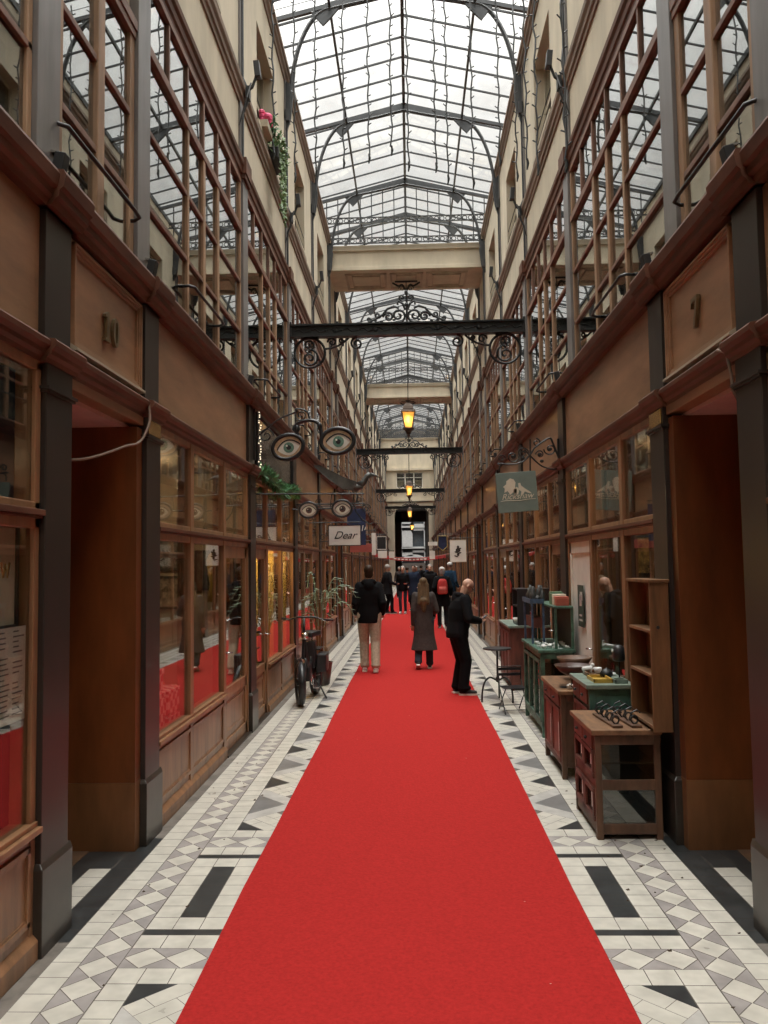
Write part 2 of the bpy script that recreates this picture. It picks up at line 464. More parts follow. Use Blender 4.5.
for s in (-1, 1):
    starts = [4.14+PERIOD*k-.255 for k in range(4)]
    cur = 3.74-3*1.225*1.0
    # near stretch below the first door section
    for xa, xb in ((.808, .952), (.952, 1.095), (1.095, XA), (XA, XB)): clip_tile(xa, xb, 3.742, 3.885, WHT, s)
    tri_section2(3.742-1.225*3, 3.742, s)
    for k, st in enumerate(starts):
        e = door_section(st, s)
        nxt = starts[k+1]-.143 if k < 3 else 66
        tri_section2(e, nxt, s)
        if k < 3:
            for xa, xb in ((.808, .952), (.952, 1.095), (1.095, XA), (XA, XB)): clip_tile(xa, xb, nxt, nxt+.143, WHT, s)
    diamonds(XB+.004, XC-.002, .07, 66.0, s)
    row(XC, XD, .07, 66.0, 460, WHT, s)
    # black and white tiles in the doorways
    for (ya, yb, kd, k, i) in BAYS:
        if kd == 'door':
            n = 11; st = (yb-ya)/n
            for j in range(n):
                clip_tile(XD, 1.875, ya+j*st, ya+(j+1)*st, BLK, s)
                for q in range(8):
                    xa = 1.875+q*.143
                    clip_tile(xa, xa+.143, ya+j*st, ya+(j+1)*st, WHT if (q == 0 or q % 3 == 0) and 2 <= j <= 6 else BLK, s)
fl.box(-3.2, 3.2, -3.2, 90, -.3, -.0015, 4)
floor = struct('floor', fl, [M['tilew'], M['tileb'], M['tileg'], M['tilel'], M['grout'], M['tiled']])

cp = MB(); nseg = 64
vsn = []
for i in range(nseg+1):
    y = -1.5 + (66+1.5)*i/nseg
    wob = .006*math.sin(y*.9)+.004*math.sin(y*2.3)
    for x in (-.966+wob-.0, -.96+wob, .955+wob*.7, .962+wob*.7):
        vsn.append((x, y, .0006 if x in (-.966+wob-.0, .962+wob*.7) else .008))
fsn = []
for i in range(nseg):
    for j in range(3): a = i*4+j; fsn.append((a, a+1, a+5, a+4))
cp.add(vsn, fsn)
tag(cp.build('carpet_runner', M['carpet']), 'long red carpet runner laid down the middle of the tiled passage', 'carpet')
# small scraps lying about
lit = MB()
for i in range(46):
    s = random.choice((-1, 1)); x = s*random.uniform(1.2, 1.7); y = random.uniform(3.4, 9)
    a = random.uniform(0, 3); r = random.uniform(.006, .014)
    lit.add([(x+r*math.cos(a+t)*(1.6 if t == 0 else 1), y+r*math.sin(a+t), .002+.004*(t == 0)) for t in (0, 1.8, 3.1, 4.6)], [(0,1,2,3)])
lt = lit.build('leaf_litter', pmat('dry_leaf', (.09,.06,.04), .9)); tag(lt, 'small dry leaf scraps scattered over the white tiles', 'litter', kind='stuff')
lit = MB()
for i in range(12):
    x = random.uniform(-.8, .85); y = random.uniform(3.5, 12); r = random.uniform(.005, .009)
    lit.add([(x-r, y, .009), (x, y-r*.6, .009), (x+r, y, .0095), (x, y+r*.6, .009)], [(0,1,2,3)])
tag(lit.build('paper_scraps', M['bandlite']), 'tiny pale scraps lying on the red carpet', 'litter', kind='stuff')
# ------------------------------------------------------------------ facades
CNT = {'trim': 0, 'window': 0, 'door': 0}
def nm(k):
    CNT[k] += 1; return '%s_%d' % (k, CNT[k])
SIDE = {-1: 'left', 1: 'right'}
UO = {-1: 0, 1: .075}          # the right wall stands a little further out above the shops
U_PIL, U_FR, U_GL, U_UP, U_UF, U_UG, U_WALL = 1.80, 1.828, 1.85, 1.88, 1.907, 1.93, 1.95
def sbx(mb, s, u0, u1, y0, y1, z0, z1, m=0): mb.box(s*u0, s*u1, y0, y1, z0, z1, m)

# --- pilasters
def make_pilaster(s):
    r = sroot(nm('trim'))
    p = MB(); sbx(p, s, 1.782, 1.95, -.175, .175, 0, .42); p.prism([(s*1.782,-.175,.42),(s*1.80,-.16,.445),(s*1.95,-.16,.445),(s*1.95,-.175,.42)], (0,.35,0)); p.build('plinth', M['plinth'], r, bevel=.004)
    p = MB(); sbx(p, s, U_PIL, 1.95, -.155, .155, .43, 2.97); p.build('shaft', M['pilaster'], r, bevel=.004)
    p = MB(); sbx(p, s, U_PIL-.012, 1.9, -.168, .168, 2.80, 2.815); sbx(p, s, U_PIL-.022, 1.9, -.178, .178, 2.815, 2.83); p.build('capital_band', M['pilaster'], r)
    p = MB(); sbx(p, s, 1.815, 1.95, -.155, .155, 3.06, 3.80); p.build('fascia_block', M['pilaster'], r, bevel=.003)
    p = MB(); sbx(p, s, U_UP, 2.1, -.135, .135, 3.95, 6.52); p.build('upper_shaft', M['uppil'], r, bevel=.004)
    p = MB(); sbx(p, s, 1.85, 2.0, -.15, .15, 6.50, 6.56); sbx(p, s, 1.835, 2.0, -.16, .16, 6.56, 6.76); p.build('corbel', M['cornice'], r, bevel=.004)
    p = MB(); sbx(p, s, 1.925, 1.97, -.07, .07, 6.76, 10.05); p.build('strip', M['uppil'], r)
    p = MB(); p.tube([(s*1.915, .02, 6.7), (s*1.915, .02, 7.4), (s*1.86, .02, 7.52), (s*1.85, .02, 7.7), (s*1.915, .02, 7.85), (s*1.915, .02, 10.0)], .016, 6); p.build('cable_pipe', M['roofiron'], r)
    for c in kids(r):
        if c.name.split('.')[0] in ('upper_shaft', 'corbel', 'strip', 'cable_pipe'): c.location.x = UO[s]
    return r
def place(proto_cache, key, maker, loc):
    if key not in proto_cache:
        r = maker(); r.location = loc; proto_cache[key] = r; return r
    pr = proto_cache[key]
    base = pr.name.split('_')[0]
    return copy_tree(pr, loc=loc, name=nm(base) if base in CNT else None)
PC = {}
for s in (-1, 1):
    for y in PIL:
        place(PC, ('pil', s), lambda: make_pilaster(s), (0, y, 0))

# --- ground floor shop windows
def panel_relief(mb, s, u, y0, y1, z0, z1, m=0, w=.03, d=.014):
    for (a, b, c, e) in ((y0, y1, z0, z0+w), (y0, y1, z1-w, z1), (y0, y0+w, z0, z1), (y1-w, y1, z0, z1)):
        sbx(mb, s, u-d, u+.01, a, b, c, e, m)
        dd = .012
    sbx(mb, s, u-d*.4, u+.01, y0+w, y1-w, z0+w, z0+w+.012, m); sbx(mb, s, u-d*.4, u+.01, y0+w, y1-w, z1-w-.012, z1-w, m)
def make_shop_window(s, W, door_first):
    a, b = .155, W-.155; L_ = b-a
    fr = [0, .285, .645, 1] if not door_first else [0, .27, .635, 1]
    ys = [a+L_*f for f in fr]
    dcol = 0 if door_first else 2
    r = sroot(nm('window'))
    f = MB(); wd = .05
    sbx(f, s, U_FR, 1.94, a, a+.055, .60, 2.95); sbx(f, s, U_FR, 1.94, b-.055, b, .0, 2.95); sbx(f, s, U_FR, 1.94, a, a+.055, 0, .60)
    for y in ys[1:3]: sbx(f, s, U_FR-.006, 1.94, y-wd, y+wd, 0, 2.95)
    sbx(f, s, U_FR, 1.94, a, b, 2.905, 2.97)
    sbx(f, s, U_FR, 1.94, a, b, 2.10, 2.235)
    f.build('frame', M['frame'], r, bevel=.006)
    t = MB(); sbx(t, s, 1.795, 1.94, a, b, 2.165, 2.195); sbx(t, s, 1.812, 1.94, a, b, 2.15, 2.165); t.build('transom_moulding', M['cornice'], r, bevel=.004)
    g = MB()
    for i in range(3):
        y0 = ys[i]+(.055 if i == 0 else wd); y1 = ys[i+1]-(.055 if i == 2 else wd)
        sbx(g, s, U_GL, U_GL+.006, y0, y1, 2.235, 2.905)
        if i != dcol: sbx(g, s, U_GL, U_GL+.006, y0, y1, .655, 2.10)
    g.build('pane', M['pane'], r)
    sl = MB(); c0, c1 = (ys[1], b) if door_first else (a, ys[2])
    sbx(sl, s, 1.79, 1.94, c0, c1, .60, .63); sbx(sl, s, 1.815, 1.94, c0, c1, .63, .655); sl.build('sill', M['frame'], r, bevel=.005)
    p = MB(); sbx(p, s, 1.835, 1.94, c0, c1, 0, .60); panel_relief(p, s, 1.835, c0+.06, c1-.06, .17, .55)
    sbx(p, s, 1.80, 1.94, c0, c1, 0, .09); p.prism([(s*1.80, c0, .09), (s*1.84, c0, .13), (s*1.88, c0, .09)], (0, c1-c0, 0)); p.build('stall_riser', M['frame'], r, bevel=.003)
    return r
def make_shop_door(s, W, door_first, white=False):
    a, b = .155, W-.155; L_ = b-a
    fr = [0, .285, .645, 1] if not door_first else [0, .27, .635, 1]
    ys = [a+L_*f for f in fr]; y0, y1 = (ys[0]+.055, ys[1]-.05) if door_first else (ys[2]+.05, ys[3]-.055)
    r = sroot(nm('door')); mt_ = M['white'] if white else M['frame']
    f = MB(); u0, u1 = 1.842, 1.90; st = .075
    for q in ((y0, y0+st), (y1-st, y1)): sbx(f, s, u0, u1, *q, .02, 2.10)
    sbx(f, s, u0, u1, y0, y1, 1.98, 2.10); sbx(f, s, u0, u1, y0, y1, .55, .66); sbx(f, s, u0, u1, y0, y1, .02, .14)
    f.build('leaf', mt_, r, bevel=.004)
    k = MB(); sbx(k, s, 1.86, 1.885, y0+st, y1-st, .14, .55); panel_relief(k, s, 1.86, y0+st+.04, y1-st-.04, .19, .5, d=.01); k.build('kick_panel', mt_, r)
    g = MB(); sbx(g, s, 1.858, 1.864, y0+st, y1-st, .66, 1.98)
    if white: g = MB(); sbx(g, s, 1.86, 1.88, y0+st, y1-st, .66, 1.98); g.build('upper_panel', mt_, r)
    else: g.build('pane', M['pane'], r)
    h = MB(); yh = y0+.04 if not door_first else y1-.04
    h.tube([(s*1.845, yh, 1.02), (s*1.80, yh, 1.02), (s*1.795, yh+.03, 1.02), (s*1.795, yh+.10, 1.015)], .009, 8); h.lathe([(.022, 0), (.022, .004)], (s*1.842, yh, 1.02), 10, rot=Matrix.Rotation(PI/2, 3, 'Y')); h.build('handle', M['chrome'], r, smooth=True)
    t = MB(); sbx(t, s, 1.79, 1.95, y0-.05, y1+.05, 0, .018); t.build('threshold', M['plinth'], r)
    return r
# --- upper windows
def make_upper_window(s, W, kind):
    a, b = .14, W-.14; L_ = b-a; r = sroot(nm('window'))
    f = MB(); g = MB(); t = MB()
    if kind == 'door':
        top = 5.78; ym = (a+b)/2
        sbx(f, s, U_UF, 2.03, a, a+.09, 3.96, top); sbx(f, s, U_UF, 2.03, b-.09, b, 3.96, top)
        sbx(f, s, U_UF-.01, 2.03, ym-.055, ym+.055, 3.96, top); sbx(f, s, U_UF, 2.03, a, b, 3.96, 4.03)
        for z in (5.13, 4.53): sbx(t, s, U_UF, 2.02, a+.09, b-.09, z, z+.045)
        sbx(g, s, U_UG, U_UG+.006, a+.09, ym-.055, 4.03, top); sbx(g, s, U_UG, U_UG+.006, ym+.055, b-.09, 4.03, top)
        sbx(t, s, 1.895, 2.03, a, b, 5.74, 5.80); sbx(t, s, 1.885, 2.03, a, b, 5.80, 5.88)
        r0, r1 = a-.03, b-.06
    else:
        u = L_/6; top = 6.5
        sbx(f, s, U_UF, 2.03, a, a+.05, 3.96, top); sbx(f, s, U_UF, 2.03, b-.05, b, 3.96, top)
        for k, wd in ((2, .028), (3, .042), (4, .042)): sbx(f, s, U_UF-.004, 2.03, a+k*u-wd, a+k*u+wd, 3.96, 5.86)
        for k in (1, 2, 3, 4, 5): sbx(t, s, U_UF, 2.02, a+k*u-.02, a+k*u+.02, 5.86, top)
        sbx(f, s, U_UF, 2.03, a, b, 3.96, 4.03)
        for z in (5.22, 4.62): sbx(t, s, U_UF, 2.02, a, b, z, z+.04)
        sbx(t, s, U_UF-.012, 2.03, a, b, 5.84, 5.92); sbx(t, s, 1.90, 2.03, a, b, 6.44, 6.5)
        e = [a+.05, a+2*u-.028, a+2*u+.028, a+3*u-.042, a+3*u+.042, a+4*u-.042, a+4*u+.042, b-.05]
        for i in range(0, 8, 2):
            for z0, z1 in ((4.03, 4.62), (4.66, 5.22), (5.26, 5.84)): sbx(g, s, U_UG, U_UG+.006, e[i], e[i+1], z0, z1)
        for k in range(6): sbx(g, s, U_UG, U_UG+.006, a+k*u+.02, a+(k+1)*u-.02, 5.92, 6.44)
        r0, r1 = a+1.85*u, a+3.9*u
    f.build('frame', M['upframe'], r, bevel=.006); t.build('glazing_bar', M['glazebar'], r, bevel=.004); g.build('pane', M['pane_up'], r)
    h = MB(); uu = 1.835
    h.tube([(s*1.95, r0, 4.37), (s*1.88, r0, 4.375), (s*uu, r0+.03, 4.37), (s*uu, r0+.12, 4.37), (s*uu, r1-.12, 4.38), (s*uu, r1-.03, 4.37), (s*1.88, r1, 4.36), (s*1.95, r1, 4.36)], .014, 8); h.build('guard_rail', M['black'], r, smooth=True)
    return r
def make_attic_window(s, W):
    ym = W/2; w2 = .67; r = sroot(nm('window')); f = MB(); g = MB(); u = 2.1
    for q in ((ym-w2, ym-w2+.06), (ym+w2-.06, ym+w2), (ym-.04, ym+.04)): sbx(f, s, u, u+.06, *q, 7.93, 9.35)
    for z in (7.93, 8.6, 9.29): sbx(f, s, u, u+.06, ym-w2, ym+w2, z, z+.06)
    f.build('frame', M['bandlite'], r); sbx(g, s, u+.02, u+.026, ym-w2, ym+w2, 7.93, 9.35); g.build('pane', M['pane_up'], r)
    q = MB(); sbx(q, s, 1.91, 2.12, ym-w2-.05, ym+w2+.05, 7.86, 7.93); q.build('sill', M['bandlite'], r, bevel=.005)
    h = MB()
    for z in (8.12, 8.32): h.tube([(s*1.97, ym-w2, z), (s*1.97, ym+w2, z)], .008, 6)
    h.build('guard_rail', M['black'], r)
    return r
# --- fascia boards
def make_fascia(s, W, kind):
    r = sroot(nm('trim')); p = MB(); a, b = .15, W-.15
    sbx(p, s, 1.85, 1.90, a, b, 3.05, 3.80); p.build('board', M['veneer'], r)
    if kind == 'door':
        q = MB(); y0, y1, z0, z1 = a+.06, b-.06, 3.13, 3.74
        for i, (d, w) in enumerate(((.035, .018), (.026, .018), (.016, .018))):
            o = i*.018
            for (c, e, f_, h) in ((y0+o, y1-o, z0+o, z0+o+w), (y0+o, y1-o, z1-o-w, z1-o), (y0+o, y0+o+w, z0+o, z1-o), (y1-o-w, y1-o, z0+o, z1-o)):
                sbx(q, s, 1.85-d, 1.852, c, e, f_, h)
        q.build('panel_moulding', M['veneer'], r, bevel=.003)
        q = MB(); q.prism([(s*1.85, y0-.01, z0-.02), (s*1.795, y0-.01, z0-.015), (s*1.795, y0-.01, z0), (s*1.84, y0-.01, z0+.03), (s*1.85, y0-.01, z0+.03)], (0, y1-y0+.02, 0)); q.build('panel_ledge', M['bandlite'], r)  # pale colour mixes dust with the light caught on the ledge
    return r
def make_doorway(s, W):
    r = sroot(nm('trim')); a, b = .15, W-.15
    for nme, y0, y1 in (('jamb', .03, a), ('jamb', b-.11, b)):
        p = MB(); sbx(p, s, 1.835, 3.5, y0, y1, .45, 2.87); p.build(nme, M['jamb'], r)
        p = MB(); sbx(p, s, 1.832, 3.5, y0-.005, y1+.005, 0, .448); p.build('kick_board', M['jamb_low'], r)
    p = MB(); sbx(p, s, 1.825, 1.93, a, b, 2.895, 2.99); p.build('lintel', M['veneer'], r, bevel=.005)
    p = MB(); sbx(p, s, 1.93, 3.5, a, b, 2.87, 2.93); p.build('soffit', M['pink'], r)
    return r
def make_back_door(s, W):
    r = sroot(nm('door')); a, b = .155, W-.27
    p = MB(); sbx(p, s, 3.42, 3.5, a, b, 0, 2.84); p.build('leaf', M['jamb'], r)
    p = MB(); ym = W/2
    for y0, y1 in ((a+.06, ym-.04), (ym+.04, b-.06)):
        panel_relief(p, s, 3.42, y0, y1, .15, 1.0, d=.02); panel_relief(p, s, 3.42, y0, y1, 1.1, 2.6, d=.02)
    p.build('panel', M['jamb_low'], r)
    h = MB(); h.ell((s*3.38, ym-.06, 1.05), .03); h.build('knob', M['brass'], r, smooth=True)
    return r
for s in (-1, 1):
    for bi, (y0, y1, kd, k, i) in enumerate(BAYS):
        W = round(y1-y0, 2); key = (s, W, kd)
        place(PC, ('fas',)+key, lambda: make_fascia(s, W, kd), (0, y0, 0))
        place(PC, ('upw',)+key, lambda: make_upper_window(s, W, kd), (UO[s], y0, 0))
        if kd == 'door':
            place(PC, ('dw',)+key, lambda: make_doorway(s, W), (0, y0, 0)); place(PC, ('bd',)+key, lambda: make_back_door(s, W), (0, y0, 0))
        else:
            df = (i % 2 == 0)
            place(PC, ('sw', df)+key, lambda: make_shop_window(s, W, df), (0, y0, 0))
            wh = (s == 1 and bi == 2)
            place(PC, ('sd', df, wh)+key, lambda: make_shop_door(s, W, df, wh), (0, y0, 0))
            if W > 3: place(PC, ('aw',)+key, lambda: make_attic_window(s, W), (UO[s], y0, 0))

# --- cornices, string courses, gutters: one continuous run each
def run(s, prof, y0, y1, mat, breaks=None, bw=.19, bd=.03):
    if prof[0][1] > 6: prof = [(u+UO[s], z) for u, z in prof]
    mb = MB(); mb.prism([(s*u, y0, z) for u, z in prof], (0, y1-y0, 0))
    if breaks:
        umax = max(u for u, z in prof)
        pr = [(u if u == umax else u-bd, z) for u, z in prof]
        for y in breaks: mb.prism([(s*u, y-bw, z) for u, z in pr], (0, 2*bw, 0))
    return struct(nm('trim'), mb, mat)
YA, YB = .5, 65.5
for s in (-1, 1):
    run(s, [(1.86,2.95),(1.822,2.955),(1.815,2.975),(1.795,2.99),(1.79,3.01),(1.768,3.03),(1.765,3.055),(1.775,3.068),(1.86,3.085)], YA, YB, M['cornice'], PIL)
    run(s, [(2.03,3.77),(1.80,3.77),(1.785,3.80),(1.765,3.815),(1.76,3.85),(1.74,3.865),(1.728,3.93),(1.74,3.955),(1.80,3.962),(2.03,3.965)], YA, YB, M['cornice'], PIL)
    run(s, [(2.03,6.5),(1.91,6.5),(1.905,6.55),(1.89,6.57),(1.885,6.63),(1.865,6.66),(1.86,6.71),(1.95,6.72),(2.03,6.72)], YA, YB, M['cornice'])
    run(s, [(1.98,7.5),(1.93,7.5),(1.925,7.55),(1.905,7.57),(1.90,7.62),(1.875,7.66),(1.87,7.72),(1.93,7.745),(1.98,7.75)], YA, YB, M['band'])
    run(s, [(2.5,9.98),(1.93,9.98),(1.92,10.04),(1.89,10.07),(1.885,10.12),(1.86,10.14),(1.86,10.2),(1.90,10.22),(2.5,10.22)], -3, YB, M['band'])

# --- the walls behind
for s in (-1, 1):
    wl = MB(); P, RM, RD, FLR, DK = 0, 1, 2, 3, 4
    for (y0, y1, kd, k, i) in BAYS:
        W = y1-y0; ym = (y0+y1)/2
        UW = U_WALL+UO[s]; UB = 2.14+UO[s]
        sbx(wl, s, UW, UB, y0, y1, 6.70, 7.87, P)
        if kd == 'door':
            sbx(wl, s, UW, UB, y0, y1, 5.86, 6.70, P); sbx(wl, s, UW, UB, y0, y1, 7.87, 10.0, P)
        else:
            sbx(wl, s, UW, UB, y0, ym-.67, 7.87, 10.0, P); sbx(wl, s, UW, UB, ym+.67, y1, 7.87, 10.0, P); sbx(wl, s, UW, UB, ym-.67, ym+.67, 9.35, 10.0, P)
        # partitions
        sbx(wl, s, 1.95, 4.6, y1-.06, y1+.06, 0, 2.99, RM if (i % 2) else RD)
        sbx(wl, s, 2.04, 4.6, y1-.06, y1+.06, 3.9, 6.6, RD)
    sbx(wl, s, 1.96, 4.8, YA, YB, 2.985, 3.9, RM); sbx(wl, s, 2.04, 4.8, YA, YB, 6.52, 6.72, RM)
    sbx(wl, s, 4.6, 4.8, YA, YB, 0, 10.0, RD)
    sbx(wl, s, 2.14, 4.8, YA, YB, 9.99, 10.1, DK)
    sbx(wl, s, 1.95, 4.8, YA-.1, YA, 0, 10.0, RM)
    sbx(wl, s, 1.83, 2.1, -3.2, YA, 0, 10.0, P)
    sbx(wl, s, 2.14, 4.6, YA, YB, 0.0, .004, FLR)
    struct('wall_'+SIDE[s], wl, [M['plaster'], M['room'], M['roomdark'], M['roomfloor'], M['dark']])
bk = MB(); bk.box(-2.2, 2.2, -3.4, -3.2, 0, 11.5); struct('wall_rear_sky_block', bk, M['plaster'])  # unseen closing wall, added to keep open sky from lighting the passage

# --- house numbers and brass plates
def numeral(kind, s, y, z, label):
    r = empty('house_number', (s*1.845, y, z), 0, label, 'number')
    h = .19
    def P(pts): return [(0, -s*a if False else a, b) for a, b in pts]
    # local axes: a runs in reading direction
    sg = 1 if s < 0 else -1       # reading direction on the left wall is +y, on the right wall -y
    def pr(poly, nme='digit'):
        m = MB(); m.prism([(0, sg*a, b) for a, b in poly], (-s*.022, 0, 0)); return m
    if kind == '10':
        m = MB()
        m.prism([(0, sg*a, b) for a, b in ((-.115,0),(-.03,0),(-.03,.018),(-.052,.022),(-.052,h),(-.075,h),(-.115,.165),(-.115,.148),(-.09,.155),(-.09,.022),(-.115,.018))], (-s*.022,0,0))
        m.build('digit', M['brass2'], r)
        m = MB(); n = 20; o = [(.07+.052*math.cos(2*PI*i/n), h/2+h/2*math.sin(2*PI*i/n)) for i in range(n)]; q = [(.07+.020*math.cos(2*PI*i/n), h/2+.070*math.sin(2*PI*i/n)) for i in range(n)]
        for i in range(n):
            j = (i+1) % n; m.prism([(0, sg*o[i][0], o[i][1]), (0, sg*o[j][0], o[j][1]), (0, sg*q[j][0], q[j][1]), (0, sg*q[i][0], q[i][1])], (-s*.022,0,0))
        m.build('digit', M['brass2'], r)
    else:
        m = MB(); m.prism([(0, sg*a, b) for a, b in ((-.055,h),(.055,h),(.055,.165),(.005,.0),(-.028,.0),(.022,.16),(-.04,.16),(-.055,.13))], (-s*.022,0,0)); m.build('digit', M['brass2'], r)
M['brass2'] = pmat('tarnished_brass', (.2,.15,.08), .4, metal=.7, var=.2)
numeral('10', -1, 4.94, 3.31, 'tarnished brass numeral ten on the left panel above the doorway')
numeral('7', 1, 4.93, 3.33, 'tarnished brass numeral seven on the right panel above the doorway')
for s in (-1, 1):
    for k in range(1):
        m = MB(); sbx(m, s, 1.79, 1.80, 5.56, 5.82, 2.84, 2.945); o = m.build('brass_plate', M['brass'], bevel=.003)
        tag(o, ('small polished brass plate atop the pilaster beyond the %s doorway' % SIDE[s]), 'plate')

# --- spotlights on the lower cornice and on the string course
def make_spot(s):
    r = empty('spotlight', (0,0,0)); b = MB(); b.obox((s*1.84, 0, .115), (.06, .07, .17), (0, s*-.2, 0)); b.build('lamp_body', M['black'], r, bevel=.006)
    f = MB(); f.obox((s*1.858, 0, .203), (.045, .055, .012), (0, s*-.2, 0)); f.build('lens', M['chrome'], r)
    q = MB(); sbx(q, s, 1.83, 1.87, -.05, .05, 0, .02); q.tube([(s*1.85, -.042, .01), (s*1.85, -.042, .1)], .006, 6); q.tube([(s*1.85, .042, .01), (s*1.85, .042, .1)], .006, 6); q.build('bracket', M['iron'], r)
    return r
def make_wall_spot(s):
    r = empty('wall_floodlight', (0,0,0)); b = MB(); b.obox((s*1.74, .05, .28), (.07, .10, .2), (0, s*.1, 0)); b.build('lamp_body', M['black'], r, bevel=.006)
    q = MB(); q.tube([(s*1.87, .03, 0), (s*1.80, .03, .05), (s*1.76, .04, .17), (s*1.75, .05, .24)], .018, 6); q.obox((s*1.85, .03, -.03), (.05, .09, .16)); q.build('bracket', M['iron'], r)
    c = MB(); c.tube([(s*1.86, .03, .0), (s*1.80, -.04, .06), (s*1.84, -.10, -.15), (s*1.93, -.11, -.5)], .009, 6); c.build('cable', M['black'], r)
    return r
LN = {0: 'first', 1: 'second', 2: 'third', 3: 'fourth', 4: 'fifth', 5: 'sixth', 6: 'seventh', 7: 'eighth', 8: 'ninth', 9: 'tenth', 10: 'eleventh', 11: 'twelfth', 12: 'thirteenth', 13: 'fourteenth', 14: 'fifteenth', 15: 'sixteenth', 16: 'seventeenth', 17: 'eighteenth', 18: 'nineteenth', 19: 'twentieth', 20: 'twenty-first'}
num = {-1: '10', 1: '7'}
for s in (-1, 1):
    A = make_spot(s); Bp = make_wall_spot(s); na = nb = 0
    for j, y in enumerate(PIL[1:-1]):
        if y > 46: break
        o = A if na == 0 else copy_tree(A)
        o.location = (0, y+(.05 if s < 0 else .2), 3.966)
        tag(o, 'small black spotlight on the %s shop cornice, %s from the near end' % (SIDE[s], LN[na]), 'spotlight', 'spotlights on the %s cornice' % SIDE[s]); na += 1
        if j >= 2:
            o = Bp if nb == 0 else copy_tree(Bp)
            o.location = (UO[s], y, 7.68)
            tag(o, 'black floodlight high on the %s cream wall, %s from the near end' % (SIDE[s], LN[nb]), 'floodlight', 'floodlights on the %s wall' % SIDE[s]); nb += 1
# ------------------------------------------------------------------ glazed roof
RE, ZE, ZR = 2.35, 11.06, 11.65           # eave half width, eave height, ridge height
YR0, YR1 = -3.2, 65.5
roof = empty('ceiling', (.045, 0, 0), kind='structure')
g = MB()
for s in (-1, 1): g.add([(0, YR0, ZR+.03), (s*RE, YR0, ZE+.03), (s*RE, YR1, ZE+.03), (0, YR1, ZR+.03)], [(0,1,2,3)])
g.build('glazing', M['roofglass'], roof)
def zr(x): return ZR + (ZE-ZR)*abs(x)/RE
b = MB(); n = int((YR1-YR0)/.592)
for i in range(n+1):
    y = .64+.592*i-.592*6
    for s in (-1, 1): b.bar((0, y, ZR), (s*RE, y, ZE), .026, .032)
b.build('glazing_bar', M['roofiron'], roof)
p = MB()
p.box(-.03, .03, YR0, YR1, ZR-.05, ZR+.06)
for s in (-1, 1):
    p.box(s*1.22-.02, s*1.22+.02, YR0, YR1, zr(1.22)-.10, zr(1.22)-.03); p.box(s*RE-.03, s*RE+.05, YR0, YR1, ZE-.06, ZE+.05)
p.build('purlin', M['roofiron'], roof)
u_ = MB()
for s in (-1, 1): u_.box(s*2.34, s*2.4, YR0, YR1, 10.2, ZE)
u_.build('upstand', M['bandlite'], roof)
# ribs
def make_rib():
    r = sroot(nm('trim')); m = MB()
    for s in (-1, 1):
        m.bar((0,0,ZR-.07), (s*1.25,0,zr(1.25)-.07), .05, .13); m.bar((s*1.2,0,zr(1.2)-.06), (s*RE,0,ZE-.05), .06, .07)
    m.build('rafter', M['roofiron'], r)
    for s in (-1, 1):
        q = MB(); zt = zr(1.22)-.1
        # pointed arch: quarter ellipse from the wall foot up to the rafter
        pts = [(s*(1.86-.70*(1-math.cos(t))), 0, 9.45+(zt-9.45)*math.sin(t)) for t in [PI/2*i/14 for i in range(15)]]
        q.tube(pts, .035, 6); q.tube([(pts[-1][0], 0, pts[-1][2]), (s*.55, 0, zr(.55)-.15), (0, 0, ZR-.16)], .035, 6)
        q.build('arch', M['roofiron'], r)
        k = MB(); k.prism([(s*.98,-.02,zr(.98)-.1), (s*1.50,-.02,zr(1.50)-.08), (s*1.30,-.02,zt-.30), (s*1.20,-.02,zt-.2)], (0,.04,0)); k.build('gusset', M['roofiron'], r)
        f = MB(); f.prism([(s*1.96,-.03,9.15), (s*1.90,-.03,9.15), (s*1.84,-.03,9.35), (s*1.80,-.03,9.75), (s*1.86,-.03,9.95), (s*1.96,-.03,9.95)], (0,.06,0)); f.box(s*1.86, s*1.96, -.07, .07, 9.28, 9.48); f.build('wall_foot', M['roofiron'], r, bevel=.005)
    return r
def make_screen():
    """ornamental vertical screen closing the roof bay over a bridge"""
    r = sroot(nm('trim')); m = MB()
    for i in range(15):
        x = -1.96+.28*i; m.box(x-.012, x+.012, -.012, .012, 10.0, zr(x))
    for z in (10.02, 10.16, 10.55, 10.69): m.box(-2.1, 2.1, -.015, .015, z-.012, z+.012)
    m.build('mullion', M['roofiron'], r)
    q = MB()
    for z in (10.09, 10.62):
        for i in range(30):
            x = -2.03+.14*i
            if abs(x) > 2.05: continue
            q.tube(arc((x, 0, z), .052, 0, 330, (1,0,0), (0,0,1), 9), .011, 5, closed=True)
    q.build('ring_frieze', M['roofiron'], r)
    return r
RIBY = []
for k in range(4):
    o = 4.14+PERIOD*k; RIBY += [o+5.20, o+8.74, o+12.27, o+PERIOD-.22, o+PERIOD+1.55+.22]
RIBY = [y for y in RIBY if y < 64]
def wide(o): o.scale = (1.022, 1, 1); return o
for y in RIBY: wide(place(PC, 'rib', make_rib, (.04, y, 0)))
